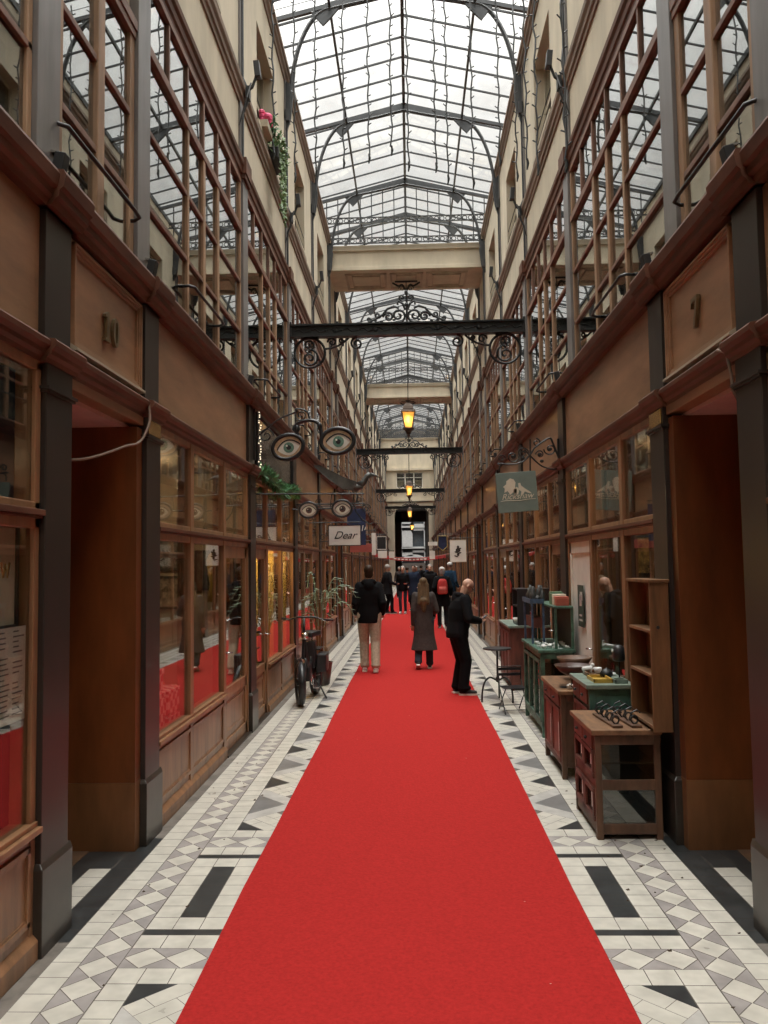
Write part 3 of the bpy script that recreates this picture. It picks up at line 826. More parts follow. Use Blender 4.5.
# bridges
def make_bridge():
    r = sroot(nm('trim')); m = MB()
    m.box(-1.97, 1.97, 0, 1.55, 9.44, 9.98); m.box(-1.97, 1.97, -.05, 1.6, 9.86, 10.0); m.box(-1.97, 1.97, -.03, 1.58, 9.36, 9.46)
    m.build('beam', M['plaster'], r, bevel=.008)
    q = MB()
    for x0, x1 in ((-1.55, -.5), (-.42, .42), (.5, 1.55)):
        for a, b_, c, d in ((x0, x1, .2, .26), (x0, x1, 1.28, 1.34), (x0, x0+.06, .2, 1.34), (x1-.06, x1, .2, 1.34), (x0+.16, x1-.16, .36, .39), (x0+.16, x1-.16, 1.15, 1.18), (x0+.16, x0+.19, .36, 1.18), (x1-.19, x1-.16, .36, 1.18)):
            q.box(a, b_, c, d, 9.325, 9.365)
    q.build('soffit_moulding', M['bandlite'], r)
    return r
bpos = [4.14+PERIOD*k for k in range(4)]
for y in bpos: wide(place(PC, 'bridge', make_bridge, (.04, y, 0)))
for y in bpos[1:]: wide(place(PC, 'screen', make_screen, (.04, y-.12, 0)))

# ------------------------------------------------------------------ iron tie beams with scrollwork
def scroll_bracket(m, s, r=.018):
    """hanging scrolls under the beam end; s = side"""
    c = Vector((s*1.56, 0, 5.36)); X, Z = (1,0,0), (0,0,1)
    m.tube(arc(c, .245, 0, 350, X, Z, 30), r+.004, 6, closed=True)
    m.tube(spiral(c+Vector((0,0,-.09)), .15, .02, 1.6, PI/2, (s,0,0), Z, 30), r, 6)
    m.tube(spiral(c+Vector((s*.02,0,.13)), .10, .02, 1.3, -PI/2, (-s,0,0), Z, 24), r, 6)
    for k in range(6):
        a = k*PI/3; m.tube(arc(c+Vector((.05*math.cos(a), 0, .08+.05*math.sin(a))), .035, 0, 300, X, Z, 8), .008, 5)
    m.tube([(s*1.80, 0, 5.60), (s*1.80, 0, 5.08)], .014, 6)
    m.tube([(s*1.30, 0, 5.48)] + [Vector(p) for p in arc((s*1.02, 0, 5.60), .22, -140 if s < 0 else -40, -90, X, Z, 6)], r, 6) if False else None
    m.tube([(s*1.34, 0, 5.42), (s*1.22, 0, 5.43), (s*1.10, 0, 5.47), (s*.98, 0, 5.55), (s*.93, 0, 5.60)], r, 6)
    m.tube(spiral((s*1.20, 0, 5.53), .075, .015, 1.3, 0, (s,0,0), Z, 20), r-.002, 6); m.tube(spiral((s*1.05, 0, 5.56), .045, .012, 1.2, PI, (s,0,0), Z, 16), r-.003, 6)
    m.tube(spiral((s*.80, 0, 5.50), .105, .02, 1.5, PI/2, (-s,0,0), Z, 26), r, 6)
    m.ell((s*1.44, 0, 5.60), (.03,.02,.03))
def crest(m, r=.02):
    X, Z = (1,0,0), (0,0,1); b = 5.83
    for s in (-1, 1):
        m.tube(spiral((s*.13, 0, b+.12), .12, .02, 1.5, -PI/2, (-s,0,0), Z, 28), r, 6)
        m.tube(spiral((s*.29, 0, b+.10), .085, .018, 1.4, 0, (s,0,0), Z, 24), r, 6)
        m.tube([(s*.12,0,b+.24), (s*.20,0,b+.28), (s*.30,0,b+.24), (s*.38,0,b+.14), (s*.48,0,b+.08), (s*.62,0,b+.01)], r, 6)
        m.tube(spiral((s*.46, 0, b+.13), .05, .012, 1.3, PI, (s,0,0), Z, 18), r-.003, 6)
        m.tube(spiral((s*.60, 0, b+.07), .035, .01, 1.2, PI, (s,0,0), Z, 14), r-.004, 6)
        m.tube([(s*.02,0,b+.22), (s*.06,0,b+.32), (s*.13,0,b+.36), (s*.14,0,b+.30)], r, 6)
        m.tube(spiral((s*.07, 0, b+.42), .05, .012, 1.2, -PI/2, (s,0,0), Z, 16), r-.003, 6)
        for k in range(5): m.ell((s*(.2+.1*k), 0, b+.05+.03*math.sin(k*2)), (.028,.014,.02), n=8, k=5)
    m.tube([(0,0,b), (0,0,b+.52)], .012, 6); m.ell((0,0,b+.5), (.03,.02,.045), n=8, k=6); m.ell((0,0,b+.3), (.035,.02,.035), n=8, k=6)
def make_beam():
    r = empty('iron_tie_beam'); m = MB()
    m.box(-1.87, 1.87, -.03, .03, 5.63, 5.81); m.box(-1.9, 1.9, -.075, .075, 5.80, 5.825); m.box(-1.9, 1.9, -.075, .075, 5.615, 5.64)
    m.build('girder', M['iron'], r)
    q = MB()
    for i in range(14):
        x = -1.7+.26*i; q.tube([(x-.1,-.032,5.72), (x-.03,-.034,5.75), (x+.05,-.034,5.69), (x+.12,-.032,5.72)], .009, 5); q.ell((x+.14,-.032,5.72), (.02,.01,.02), n=8, k=5)
    for x in (-1.15, -.5, .5, 1.15): q.lathe([(.045,-.02), (.045,.0), (.02,.02)], (x,-.03,5.72), 10, rot=Matrix.Rotation(PI/2,3,'X'))
    q.build('rosette', M['iron'], r)
    for s in (-1, 1): q = MB(); scroll_bracket(q, s); q.build('scroll_bracket', M['iron'], r)
    q = MB(); crest(q); q.build('crest', M['iron'], r)
    for s in (-1, 1): q = MB(); q.box(s*1.85, s*1.90, -.06, .06, 5.55, 5.87); q.build('wall_plate', M['iron'], r)
    return r
by = [4.14+PERIOD*k+8.74 for k in range(4)]
bl = ['black iron tie beam with scrollwork crest, nearest across the passage', 'second iron tie beam, behind the first hanging lantern', 'third iron tie beam, far down the passage', 'fourth iron tie beam, small in front of the arched end wall']
pb = make_beam()
for i, y in enumerate(by):
    o = wide(pb if i == 0 else copy_tree(pb)); o.location = (.035, y, (0,.21,.21,.37)[i]); tag(o, bl[i], 'beam', 'iron tie beams')

# ------------------------------------------------------------------ hanging lanterns
M['flame'] = emat('lamp_bulb', (1, .62, .2), 9)
M['lampcap'] = pmat('lantern_metal', (.09,.065,.05), .5, metal=.5, var=.2)
M['lglass'] = pmat('lantern_amber_glass', (.9,.55,.2), .3, emit=(1,.5,.13), estr=.8)
def make_lantern(zc, ztop):
    r = empty('hanging_lantern'); k = 1.0
    m = MB(); m.tube([(0,0,zc+.42), (0,0,ztop)], .012, 6); m.build('rod', M['iron'], r)
    n = 4
    m = MB(); m.lathe([(.10,.42),(.06,.41),(.05,.36),(.10,.33),(.17,.27),(.20,.18),(.19,.165),(.25,.15),(.27,.11),(.24,.10),(.2,.1)], (0,0,zc), 4); m.build('cap', M['lampcap'], r)
    m = MB()
    for j in range(4):
        t = 2*PI*(j+.5)/4; m.tube([(.235*math.cos(t), .235*math.sin(t), zc+.11), (.13*math.cos(t), .13*math.sin(t), zc-.33)], .012, 6)
    m.lathe([(.15,-.31),(.15,-.34),(.09,-.37),(.07,-.44),(.035,-.47),(.05,-.50),(.02,-.55),(.005,-.60)], (0,0,zc), 10); m.build('cage', M['lampcap'], r)
    m = MB()
    for j in range(4):
        t0 = 2*PI*(j+.5)/4; t1 = 2*PI*(j+1.5)/4; e = .955
        a = [(.225*math.cos(t)*e, .225*math.sin(t)*e, zc+.10) for t in (t0, t1)]; b_ = [(.125*math.cos(t)*e, .125*math.sin(t)*e, zc-.31) for t in (t1, t0)]
        m.add(a+b_, [(0,1,2,3)])
    m.build('glass', M['lampglass'], r)
    m = MB(); m.ell((0,0,zc-.08), (.05,.05,.10)); m.build('bulb', M['flame'], r, smooth=True)
    m = MB(); m.tube([(0,0,zc+.1),(0,0,zc+.02)], .03, 8); m.build('socket', M['iron'], r)
    # suspension plate under the bridge
    q = MB()
    for s in (-1, 1):
        q.curve([(0,0,ztop-.28), (s*.10,0,ztop-.10), (s*.2,0,ztop-.13), (s*.36,0,ztop-.04)], .026, 6); q.tube(spiral((s*.12,0,ztop-.2), .08, .015, 1.2, 0, (s,0,0), (0,0,1), 14), .012, 5)
    q.box(-.3, .3, -.03, .03, ztop-.03, ztop); q.build('ceiling_bracket', M['iron'], r)
    return r
_m, _nt, _o = _mat('lantern_glass'); _t = _nt.nodes.new('ShaderNodeBsdfTranslucent'); _t.inputs[0].default_value = (1,.66,.25,1); _p = _nt.nodes.new('ShaderNodeBsdfTransparent'); _p.inputs[0].default_value = (1,.8,.5,1)
_x = _nt.nodes.new('ShaderNodeMixShader'); _x.inputs[0].default_value = .6; _nt.links.new(_p.outputs[0], _x.inputs[1]); _nt.links.new(_t.outputs[0], _x.inputs[2]); _nt.links.new(_x.outputs[0], _o.inputs[0]); M['lampglass'] = _m
# frosted amber light through the panes comes from a warm lamp inside
lspec = [(20.7, 5.72, 9.33, .03, 'lit brass hanging lantern on a long rod under the first cream bridge'), (36.5, 5.30, 9.33, .0, 'second lit lantern, smaller beyond the nearest one'), (52.3, 5.2, 9.33, 0, 'third lit lantern, in front of the dark arch'), (67.5, 5.0, 6.2, .15, 'tiny lit lantern hanging inside the far arch')]
for i, (y, zc, zt, x, lb) in enumerate(lspec):
    o = make_lantern(zc, zt); o.location = (x, y, 0); tag(o, lb, 'lantern', 'hanging lanterns')
    li = bpy.data.lights.new('lantern_light', 'POINT'); li.energy = 45; li.color = (1,.6,.25); li.shadow_soft_size = .06
    lo = bpy.data.objects.new('lantern_light', li); C.objects.link(lo); lo.location = (x, y, zc-.10)

# ------------------------------------------------------------------ strings of unlit icicle lights
def make_string(x, y, z0, z1, sd):
    rnd = random.Random(sd); r = empty('light_string', (x, y, 0)); z0 += .07; n = int((z0-z1)/.16); pts = []
    for i in range(n+1):
        z = z0-(z0-z1)*i/n; pts.append((.015*math.sin(i*1.7+sd)+rnd.uniform(-.006,.006), .012*math.cos(i*1.3+sd), z))
    m = MB(); m.tube(pts, .013, 5); m.build('wire', M['roofiron'], r)
    q = MB()
    for i in range(1, n):
        s = rnd.choice((-1, 1)); p = Vector(pts[i]); q.tube([p, p+Vector((s*.05, rnd.uniform(-.03,.03), .035))], .010, 4)
    q.build('bulb', M['roofiron'], r)
    e = MB(); e.tube([(0,0,z1+.02), (.01,0,z1-.05), (-.005,0,z1-.14)], [.016,.022,.012], 6); e.build('end_cap', M['iron'], r)
    return r
sp = [(295,174),(316,168),(343.7,160),(369,155),(391.6,147),(408.6,163),(436,164),(448,176),(473.4,180),(500,158),(517.6,173)]
pos = ['at the left wall', 'second from the left wall', 'third from the left wall', 'fourth from the left wall', 'just short of the ridge', 'under the ridge', 'just past the ridge', 'fifth from the right wall', 'third from the right wall', 'second from the right wall', 'at the right wall']
for i, (px, py) in enumerate(sp):
    Y = 12.55 if i % 2 else 12.2
    p = at(px, py, Y); x = max(-1.8, min(1.8, p.x))
    o = make_string(x, Y, zr(x)-.1, p.z, i); tag(o, 'dark hanging string of unlit fairy lights, %s' % pos[i], 'light string', 'fairy light strings hung across the roof')
for i, (px, py, Y, lb) in enumerate([(532, 160, 11.3, 'fairy light string hanging before the near attic window of right side'), (550, 165, 10.4, 'fairy light string hanging over the opening of the near attic window'), (592, 160, 8.6, 'thick fairy light string hanging low in front of the upper shop glazing'), (270, 150, 11.0, 'fairy light string hanging by the flower box')]):
    p = at(px, py, Y); x = max(-1.82, min(1.82, p.x)); o = make_string(x, Y, zr(x)-.1, p.z, 20+i); tag(o, lb, 'light string')
cb = MB()
for Y in (12.55, 12.2, 11.3, 10.4, 8.6, 11.0): cb.tube([(-2.1, Y, zr(2.1)-.12), (0, Y, ZR-.13), (2.1, Y, zr(2.1)-.12)], .006, 5)
tag(cb.build('support_cable', M['roofiron']), 'thin cables under the roof glass that carry the fairy lights', 'cable')

# ------------------------------------------------------------------ end wall, arch and the street beyond
ew = MB(); YE = 65.5
def ebox(x0, x1, z0, z1, y0=YE, y1=YE+.4, m=0): ew.box(x0, x1, y0, y1, z0, z1, m)
AX, AW, AZ = .12, 1.40, 6.5
ebox(-2.4, AX-AW, 0, 6.9); ebox(AX+AW, 2.5, 0, 6.9)
# arch head
n = 14
for i in range(n):
    t0, t1 = PI*i/n, PI*(i+1)/n
    x0, x1 = AX+AW*math.cos(t0), AX+AW*math.cos(t1); z0, z1 = 5.85+.85*math.sin(t0), 5.85+.85*math.sin(t1)
    ew.prism([(x0,YE,z0), (x1,YE,z1), (x1,YE,7.0), (x0,YE,7.0)], (0,.4,0), 0)
ebox(-2.4, 2.5, 6.85, 8.05); ebox(-2.4, -1.1, 8.05, 9.4); ebox(1.1, 2.5, 8.05, 9.4); ebox(-2.4, 2.5, 9.4, 11.6)
ebox(-2.0, 2.0, 9.5, 9.7, YE-.15, YE); ebox(-2.0, 2.0, 6.95, 7.1, YE-.12, YE); ebox(-1.95, 1.95, 7.85, 7.95, YE-.1, YE)
for s in (-1, 1): ebox(AX+s*1.46, AX+s*1.70, .4, 6.2, YE-.1, YE); ebox(AX+s*1.42, AX+s*1.74, 6.2, 6.4, YE-.16, YE)
struct('wall_end', ew, M['plaster'])
wd = sroot(nm('window')); f = MB()
for x in (-1.08, -.36, .36, 1.08): f.box(x-.05, x+.05, YE+.15, YE+.22, 8.05, 9.4)
f.box(-1.1, 1.1, YE+.15, YE+.22, 8.05, 8.15); f.box(-1.1, 1.1, YE+.15, YE+.22, 9.3, 9.4); f.box(-1.1, 1.1, YE+.15, YE+.22, 8.9, 8.95); f.build('frame', M['white'], wd)
f = MB(); f.box(-1.1, 1.1, YE+.18, YE+.185, 8.05, 9.4); f.build('pane', M['pane_up'], wd)
f = MB(); f.box(-2.4, 2.4, YE+1.2, YE+1.3, 7, 11); struct('wall_attic', f, M['roomdark'])
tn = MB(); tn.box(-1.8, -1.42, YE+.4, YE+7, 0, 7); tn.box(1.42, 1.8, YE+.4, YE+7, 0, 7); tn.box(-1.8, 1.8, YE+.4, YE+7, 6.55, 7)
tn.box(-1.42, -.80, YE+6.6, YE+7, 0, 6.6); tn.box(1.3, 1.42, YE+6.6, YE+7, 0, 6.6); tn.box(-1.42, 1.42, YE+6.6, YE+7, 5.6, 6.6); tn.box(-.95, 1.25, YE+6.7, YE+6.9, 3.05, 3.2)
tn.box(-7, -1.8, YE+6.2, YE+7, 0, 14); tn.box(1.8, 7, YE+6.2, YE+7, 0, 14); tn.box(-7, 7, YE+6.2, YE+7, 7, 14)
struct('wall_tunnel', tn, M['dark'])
# street house beyond
b = empty('street_building', (0, 84, 0)); tag(b, 'pale grey stone house across the street, seen through the arch', 'building')
M['stone'] = pmat('pale_stone', (.30,.30,.30), .8, var=.08)
m = MB()
xs = [-4.5, -1.9, .1, 1.35, 3.5, 6]
m.box(-8, 8, 0, .6, 3.0, 3.6); m.box(-8, 8, 0, .6, 5.3, 6.0); m.box(-8, 8, 0, .6, 8, 12)
for x0, x1 in ((-8,-2.0),(-.9,.2),(1.4,8)): m.box(x0, x1, 0, .6, 0 if abs(x0) > 1 else 2.6, 8)
m.box(-8, 8, -.12, 0, 3.3, 3.5); m.box(-8, 8, -.1, 0, 5.6, 5.8)
m.build('wall', M['stone'], b)
m = MB()
for i in range(12):
    t0, t1 = PI*i/12, PI*(i+1)/12
    m.prism([(.3+1.5*math.cos(t0), 0, 1.4+1.1*math.sin(t0)), (.3+1.5*math.cos(t1), 0, 1.4+1.1*math.sin(t1)), (.3+1.75*math.cos(t1), 0, 1.4+1.4*math.sin(t1)), (.3+1.75*math.cos(t0), 0, 1.4+1.4*math.sin(t0))], (0,.4,0))
m.build('doorway_arch', M['stone'], b)
m = MB(); m.box(-8, 8, -.3, .0, 0, 1.9); m.build('shop_awning', M['dark'], b)  # plain dark box added to darken the foot of the house
m = MB(); m.box(-8, 8, .5, .55, 0, 12); m.build('pane', pmat('dark_window', (.06,.07,.08), .2), b)
# ------------------------------------------------------------------ hanging signs
def eprism(m, cx, cz, rx, rz, y0, y1, mi=0, rot=0, n=28, a0=0, a1=360, squash=None):
    pts = []
    for i in range(n):
        t = 2*PI*i/n; x, z = rx*math.cos(t), rz*math.sin(t)
        if squash: z *= (1-abs(math.cos(t))**squash*.55)
        c, s_ = math.cos(R(rot)), math.sin(R(rot)); pts.append((cx+x*c-z*s_, y0, cz+x*s_+z*c))
    m.prism(pts, (0, y1-y0, 0), mi)
M['skin_paint'] = pmat('painted_flesh', (.5,.36,.22), .6, var=.2, scale=(20,20,20))
M['eye_white'] = pmat('painted_white', (.72,.72,.64), .5, var=.05)
M['iris'] = pmat('painted_green', (.13,.25,.19), .5, var=.3, scale=(60,60,60))
M['lid'] = pmat('painted_lid', (.42,.36,.32), .5)
M['iris_brown'] = pmat('painted_brown', (.10,.05,.045), .5, var=.2)
def lens(r, cx, cz, rx, rz, rot, iris, nme='lens'):
    q = MB(); c, s_ = math.cos(R(rot)), math.sin(R(rot))
    pts = [(cx+rx*math.cos(t)*c-rz*math.sin(t)*s_, 0, cz+rx*math.cos(t)*s_+rz*math.sin(t)*c) for t in [2*PI*i/28 for i in range(28)]]
    q.tube(pts, .028*rx/.2, 8, closed=True); f = q.build('rim', M['black'], r, smooth=True)
    q = MB(); k = rx/.2
    eprism(q, cx, cz, rx*.95, rz*.95, -.008, .008, 0, rot)
    eprism(q, cx+.012*k, cz-.012*k, rx*.72, rz*.62, -.012, -.008, 1, rot, squash=2)
    eprism(q, cx+.012*k, cz-.01*k, .068*k, .068*k, -.016, -.011, 2, rot); eprism(q, cx+.012*k, cz-.01*k, .03*k, .03*k, -.020, -.015, 3, rot); eprism(q, cx-.012*k, cz+.012*k, .012*k, .012*k, -.023, -.019, 1, rot)
    # lid line
    a = [(cx+.012*k+rx*.74*math.cos(t)*c-(rz*.60*math.sin(t)*(1-abs(math.cos(t))**2*.4))*s_, -.014, cz-.006*k+rx*.74*math.cos(t)*s_+(rz*.60*math.sin(t)*(1-abs(math.cos(t))**2*.4))*c) for t in [PI*i/14 for i in range(15)]]
    q.tube(a, .009*k, 5, 3)
    q.build('painted_eye', [M['skin_paint'] if iris == 2 else M['lid'], M['eye_white'], M['iris'] if iris == 2 else M['iris_brown'], M['black']], r)
# large spectacles
Yg = 9.42
a = at(288, 447, Yg); b2 = at(337.5, 441, Yg)
r = empty('spectacles_sign', (a.x, Yg, a.z), 0, 'large pair of spectacles sign with painted green eyes hanging from the wall', 'sign')
dx = b2.x-a.x; dz = b2.z-a.z
lens(r, 0, 0, .185, .145, 14, 2); lens(r, dx, dz, .195, .15, 4, 2)
q = MB(); q.curve([(.13,0,.11), (.10,0,.20), (.11,0,.27), (.20,0,.31), (.30,0,.31), (.37,0,.27), (.395,0,.18), (dx-.19,0,dz+.02)], .022, 8); q.ell((.11,0,.22), (.035,.03,.05)); q.ell((.38,0,.24), (.03,.03,.05)); q.build('bridge', M['black'], r, smooth=True)
q = MB(); xw = -1.80-a.x
q.curve([(xw,0,.10), (xw+.12,0,.20), (xw+.30,0,.34), (xw+.5,0,.42), (.10,0,.46), (.22,0,.43), (.26,0,.34), (.24,0,.31)], .011, 6); q.tube(spiral((xw+.14,0,.14), .09, .02, 1.5, 0, (1,0,0), (0,0,1), 22), .008, 5)
q.tube(spiral((.16,0,.38), .07, .015, 1.4, PI, (1,0,0), (0,0,1), 20), .008, 5); q.tube([(xw,0,-.15), (xw,0,.5)], .014, 6); q.build('wall_bracket', M['iron'], r)
# small spectacles on a rod
Ys = 9.5
a = at(308.5, 510, Ys); b2 = at(342, 508.5, Ys); zr_ = at(300, 494, Ys).z
r = empty('spectacles_sign', (a.x, Ys, a.z), 0, 'smaller pair of round spectacles with painted brown eyes under a thin rod', 'sign')
dx = b2.x-a.x; dz = b2.z-a.z
lens(r, 0, 0, .108, .09, 0, 3); lens(r, dx, dz, .115, .098, 0, 3)
q = MB(); q.tube([(.105,0,.0), (.15,0,.015), (dx-.15,0,.015), (dx-.11,0,dz)], .012, 6); q.tube([(-.11,0,0), (-.19,0,.015), (-.2,0,.0)], .008, 6); q.tube([(dx+.11,0,dz), (dx+.17,0,dz+.01)], .008, 6); q.build('bridge', M['iron'], r)
q = MB(); z = zr_-a.z; q.tube([(-1.8-a.x,0,z+.01), (dx+.27,0,z-.01)], .011, 6); q.tube([(dx*.5-.08,0,z), (dx*.5-.06,0,.02)], .005, 5); q.tube([(dx*.5+.08,0,z), (dx*.5+.06,0,.02)], .005, 5); q.build('rod', M['iron'], r)

M['signgreen'] = pmat('sign_green_grey', (.16,.215,.195), .5, var=.06)
M['cream'] = pmat('sign_cream', (.62,.58,.47), .5, var=.05)
# green rickshaw sign
r = empty('hanging_sign', tuple(at(517, 492, 9.42)), R(0), 'grey green square sign reading Rickshaw with a cream cart drawing, hung from a scroll bracket', 'sign')
q = MB(); rot = 3.5
def hs(x, z):
    c, s_ = math.cos(R(rot)), math.sin(R(rot)); return (x*c-z*s_, z*c+x*s_)
pl = [hs(x, z) for x, z in ((-.235,-.235),(.235,-.235),(.235,.235),(-.235,.235))]
q.prism([(x, -.012, z) for x, z in pl], (0,.024,0)); q.build('board', M['signgreen'], r, bevel=.004)
q = MB()
def hp(pts, y=-.0155, d=.004): q.prism([(hs(x, z)[0], y, hs(x, z)[1]) for x, z in pts], (0, d, 0))
hp([(-.15,.0),(-.14,.05),(-.16,.07),(-.12,.10),(-.115,.135),(-.07,.165),(-.03,.15),(-.01,.11),(-.02,.06),(.0,.02),(-.01,-.02),(-.05,.0),(-.08,-.03),(-.11,.02)])
hp([(.02,.10),(.045,.105),(.05,.075),(.075,.05),(.10,.03),(.14,.0),(.17,-.03),(.13,-.02),(.09,.0),(.07,-.03),(.04,-.04),(.05,.0),(.02,.03)])
hp([(-.04,.02),(.0,.06),(.03,.03),(.01,-.03),(-.03,-.03)])
for k in range(2):
    pass
q.tube([(hs(-.20+.41*t, -.098)[0], -.014, hs(-.2+.41*t, -.098+.004*math.sin(9*t))[1]) for t in [i/10 for i in range(11)]], .003, 4)
q.build('cart_drawing', M['cream'], r)
text_mesh('lettering', 'Rickshaw', .098, M['cream'], r, (0, -.016, -.052), (PI/2, 0, 0), shear=.35, depth=.002).rotation_euler = (PI/2, -R(rot), 0)
q = MB(); o = r.location; xw = 1.80-o.x; X_, Z_ = (1,0,0), (0,0,1)
q.tube([(-.20,0,.235), (-.20,0,.30), (-.17,0,.33)], .009, 5); q.tube([(.16,0,.24), (.17,0,.62)], .010, 6)
q.curve([(xw,0,.40), (xw-.06,0,.56), (.40,0,.63), (.30,0,.58), (.22,0,.52), (.17,0,.45), (.08,0,.36), (-.05,0,.33), (-.22,0,.34)], .012, 6)
q.curve([(xw,0,.30), (.45,0,.26), (.3,0,.30), (.17,0,.42), (.10,0,.50)], .010, 6)
for c, rr, t, a0, sx in (((.40,0,.50), .075, 1.4, PI, 1), ((.28,0,.44), .05, 1.3, 0, -1), ((.08,0,.46), .07, 1.4, 0, 1), ((-.04,0,.42), .075, 1.4, PI, -1), ((-.17,0,.40), .045, 1.2, 0, 1), ((.24,0,.58), .05, 1.2, PI/2, -1)):
    q.tube(spiral(c, rr, .012, t, a0, (sx,0,0), Z_, 20), .0085, 5)
for c in ((.40,0,.50), (.28,0,.44), (-.04,0,.42), (.08,0,.40), (.30,0,.36)): q.ell(c, (.024,.012,.02), n=8, k=5)
q.tube([(xw,0,.2), (xw,0,.62)], .014, 6); q.build('scroll_bracket', M['iron'], r)

# "Dear" sign and the boards behind it, on the left
def board(px0, py0, px1, py1, Y, mat, label, name='hanging_sign', cat='sign', th=.03, bracket=-1.8, edge=None):
    a = at(px0, py0, Y); b = at(px1, py1, Y); c = (a+b)/2
    r = empty(name, (c.x, Y, c.z), 0, label, cat); w, h = abs(b.x-a.x)/2, abs(b.z-a.z)/2
    q = MB(); q.box(-w, w, -th/2, th/2, -h, h); q.build('board', mat, r, bevel=.004)
    if edge:
        q = MB(); t = .012
        for k in ((-w-t, w+t, h, h+t), (-w-t, w+t, -h-t, -h), (-w-t, -w, -h, h), (w, w+t, -h, h)): q.box(k[0], k[1], -th/2-.004, th/2+.004, k[2], k[3])
        q.build('edge_strip', edge, r)
    if bracket is not None:
        q = MB(); xw = bracket-c.x; q.tube([(xw, 0, h+.06), (w if xw < 0 else -w, 0, h+.06)], .010, 6)
        for xx in (-w*.8, w*.8): q.tube([(xx, 0, h+.06), (xx, 0, h-.005)], .005, 5)
        q.tube(spiral((xw+(.09 if xw < 0 else -.09), 0, h+.14), .07, .015, 1.3, 0, (1,0,0), (0,0,1), 18), .007, 5)
        q.build('wall_bracket', M['iron'], r)
    return r, w, h
M['navy'] = pmat('navy_board', (.018,.03,.085), .5, var=.15); M['redb'] = pmat('faded_red_board', (.42,.10,.08), .5, var=.1)
M['offwhite'] = pmat('off_white_board', (.78,.76,.70), .5, var=.04)
r, w, h = board(329, 526, 360.5, 545, 14.0, M['offwhite'], 'white oblong sign reading Dear in black script', edge=M['iron'])
text_mesh('lettering', 'Dear', .19, M['black'], r, (0, -.018, 0), (PI/2,0,0), shear=.45, depth=.002)
r, w, h = board(347, 509, 366, 545, 15.2, M['navy'], 'tall navy blue board hanging behind the Dear sign')
q = MB()
for i in range(7): q.tube([(-w*.8+.05*i, -.018, -.06-.02*(i%2)), (-w*.8+.05*i+.02, -.018, .0+.015*(i%3))], .008, 4)
q.build('pale_drawing', M['offwhite'], r)
r, w, h = board(350, 544, 372, 552, 15.9, M['redb'], 'faded red board under the navy board')
r, w, h = board(371.5, 533, 376, 555, 17.5, M['offwhite'], 'narrow white upright sign beyond the navy board')
r, w, h = board(377, 537, 386, 549, 19.0, M['black'], 'small black square sign with a pale frame, beyond the narrow white one', edge=M['offwhite'])
r, w, h = board(378, 551, 387, 558, 20.5, M['offwhite'], 'small white sign under the black square sign', bracket=None)
q = MB(); q.tube([(-1.8+1.0, 0, h+.04), (w, 0, h+.04)], .01, 6); q.build('rod', M['iron'], r)
# right hand signs
r, w, h = board(450, 540.5, 466, 561.5, 20, M['offwhite'], 'white upright sign with a small dark figure drawing', bracket=1.8, edge=M['cream'])
q = MB()
for (x, z, a, b_) in ((0,.10,.03,.035),(.0,.02,.06,.055),(-.04,-.03,.05,.02),(.04,-.05,.045,.018),(.0,-.09,.03,.04),(-.05,-.13,.05,.015),(.05,.06,.03,.02)): eprism(q, x, z, a, b_, -.022, -.016, 0, 20*x/.05)
q.build('figure_drawing', M['dark'], r)
r, w, h = board(438, 536, 447, 549, 27, M['navy'], 'navy blue shield shaped sign with a gold rim', bracket=1.8)
q = MB(); t = .012
pts = [(-w,-.03,h*1.0), (w,-.03,h*1.0), (w*1.1,-.03,-h*.6), (0,-.03,-h*1.25), (-w*1.1,-.03,-h*.6)]; q.tube(pts, .016, 5, closed=True); q.build('gold_rim', pmat('dull_gold_paint', (.35,.25,.08), .7), r)
q = MB(); q.prism([(-w,-.015,-h), (w,-.015,-h), (w*1.05,-.015,-h*.7) , (0,-.015,-h*1.25), (-w*1.05,-.015,-h*.7)], (0,.03,0)); q.build('point', M['navy'], r)
r, w, h = board(428, 542, 438, 545.5, 29, M['offwhite'], 'short white arm sign left of the navy shield', bracket=None)
q = MB(); q.tube([(w, 0, 0), (1.8-r.location.x, 0, 0)], .01, 6); q.build('rod', M['iron'], r)
r, w, h = board(429.5, 551, 435, 559, 31, M['offwhite'], 'small square white sign below the white arm sign', bracket=1.8)
r, w, h = board(389, 552, 394.5, 558, 31, M['offwhite'], 'small square white sign on the left, by the end of the banner')
# festoon banner across the passage
Yb = 33.0
L0, L1, L2 = at(394, 552.5, Yb), at(413, 558, Yb), at(446, 548, Yb)
r = empty('banner', (0, Yb, 0), 0, 'red and white ribbon banner sagging across the passage before the arch', 'banner')
q = MB(); pts = []
for i in range(25):
    t = i/24; x = -1.85+3.7*t; k = (x-L1.x)/1.5; z = L1.z+.20*k*k*(1 if x < 0 else .8)
    pts.append((x, 0, z))
q.tube(pts, .012, 5); q.build('ribbon', M['redb'], r)
q = MB()
for i in range(3, 22):
    x, y, z = pts[i]; q.box(x-.07, x+.07, -.004, .004, z-.13, z)
q.build('pennant', [pmat('banner_red', (.5,.05,.05), .7)], r)
q = MB()
for i in range(8, 17):
    x, y, z = pts[i]; q.box(x-.05, x+.05, -.008, -.005, z-.09, z-.04)
q.build('white_mark', M['offwhite'], r)

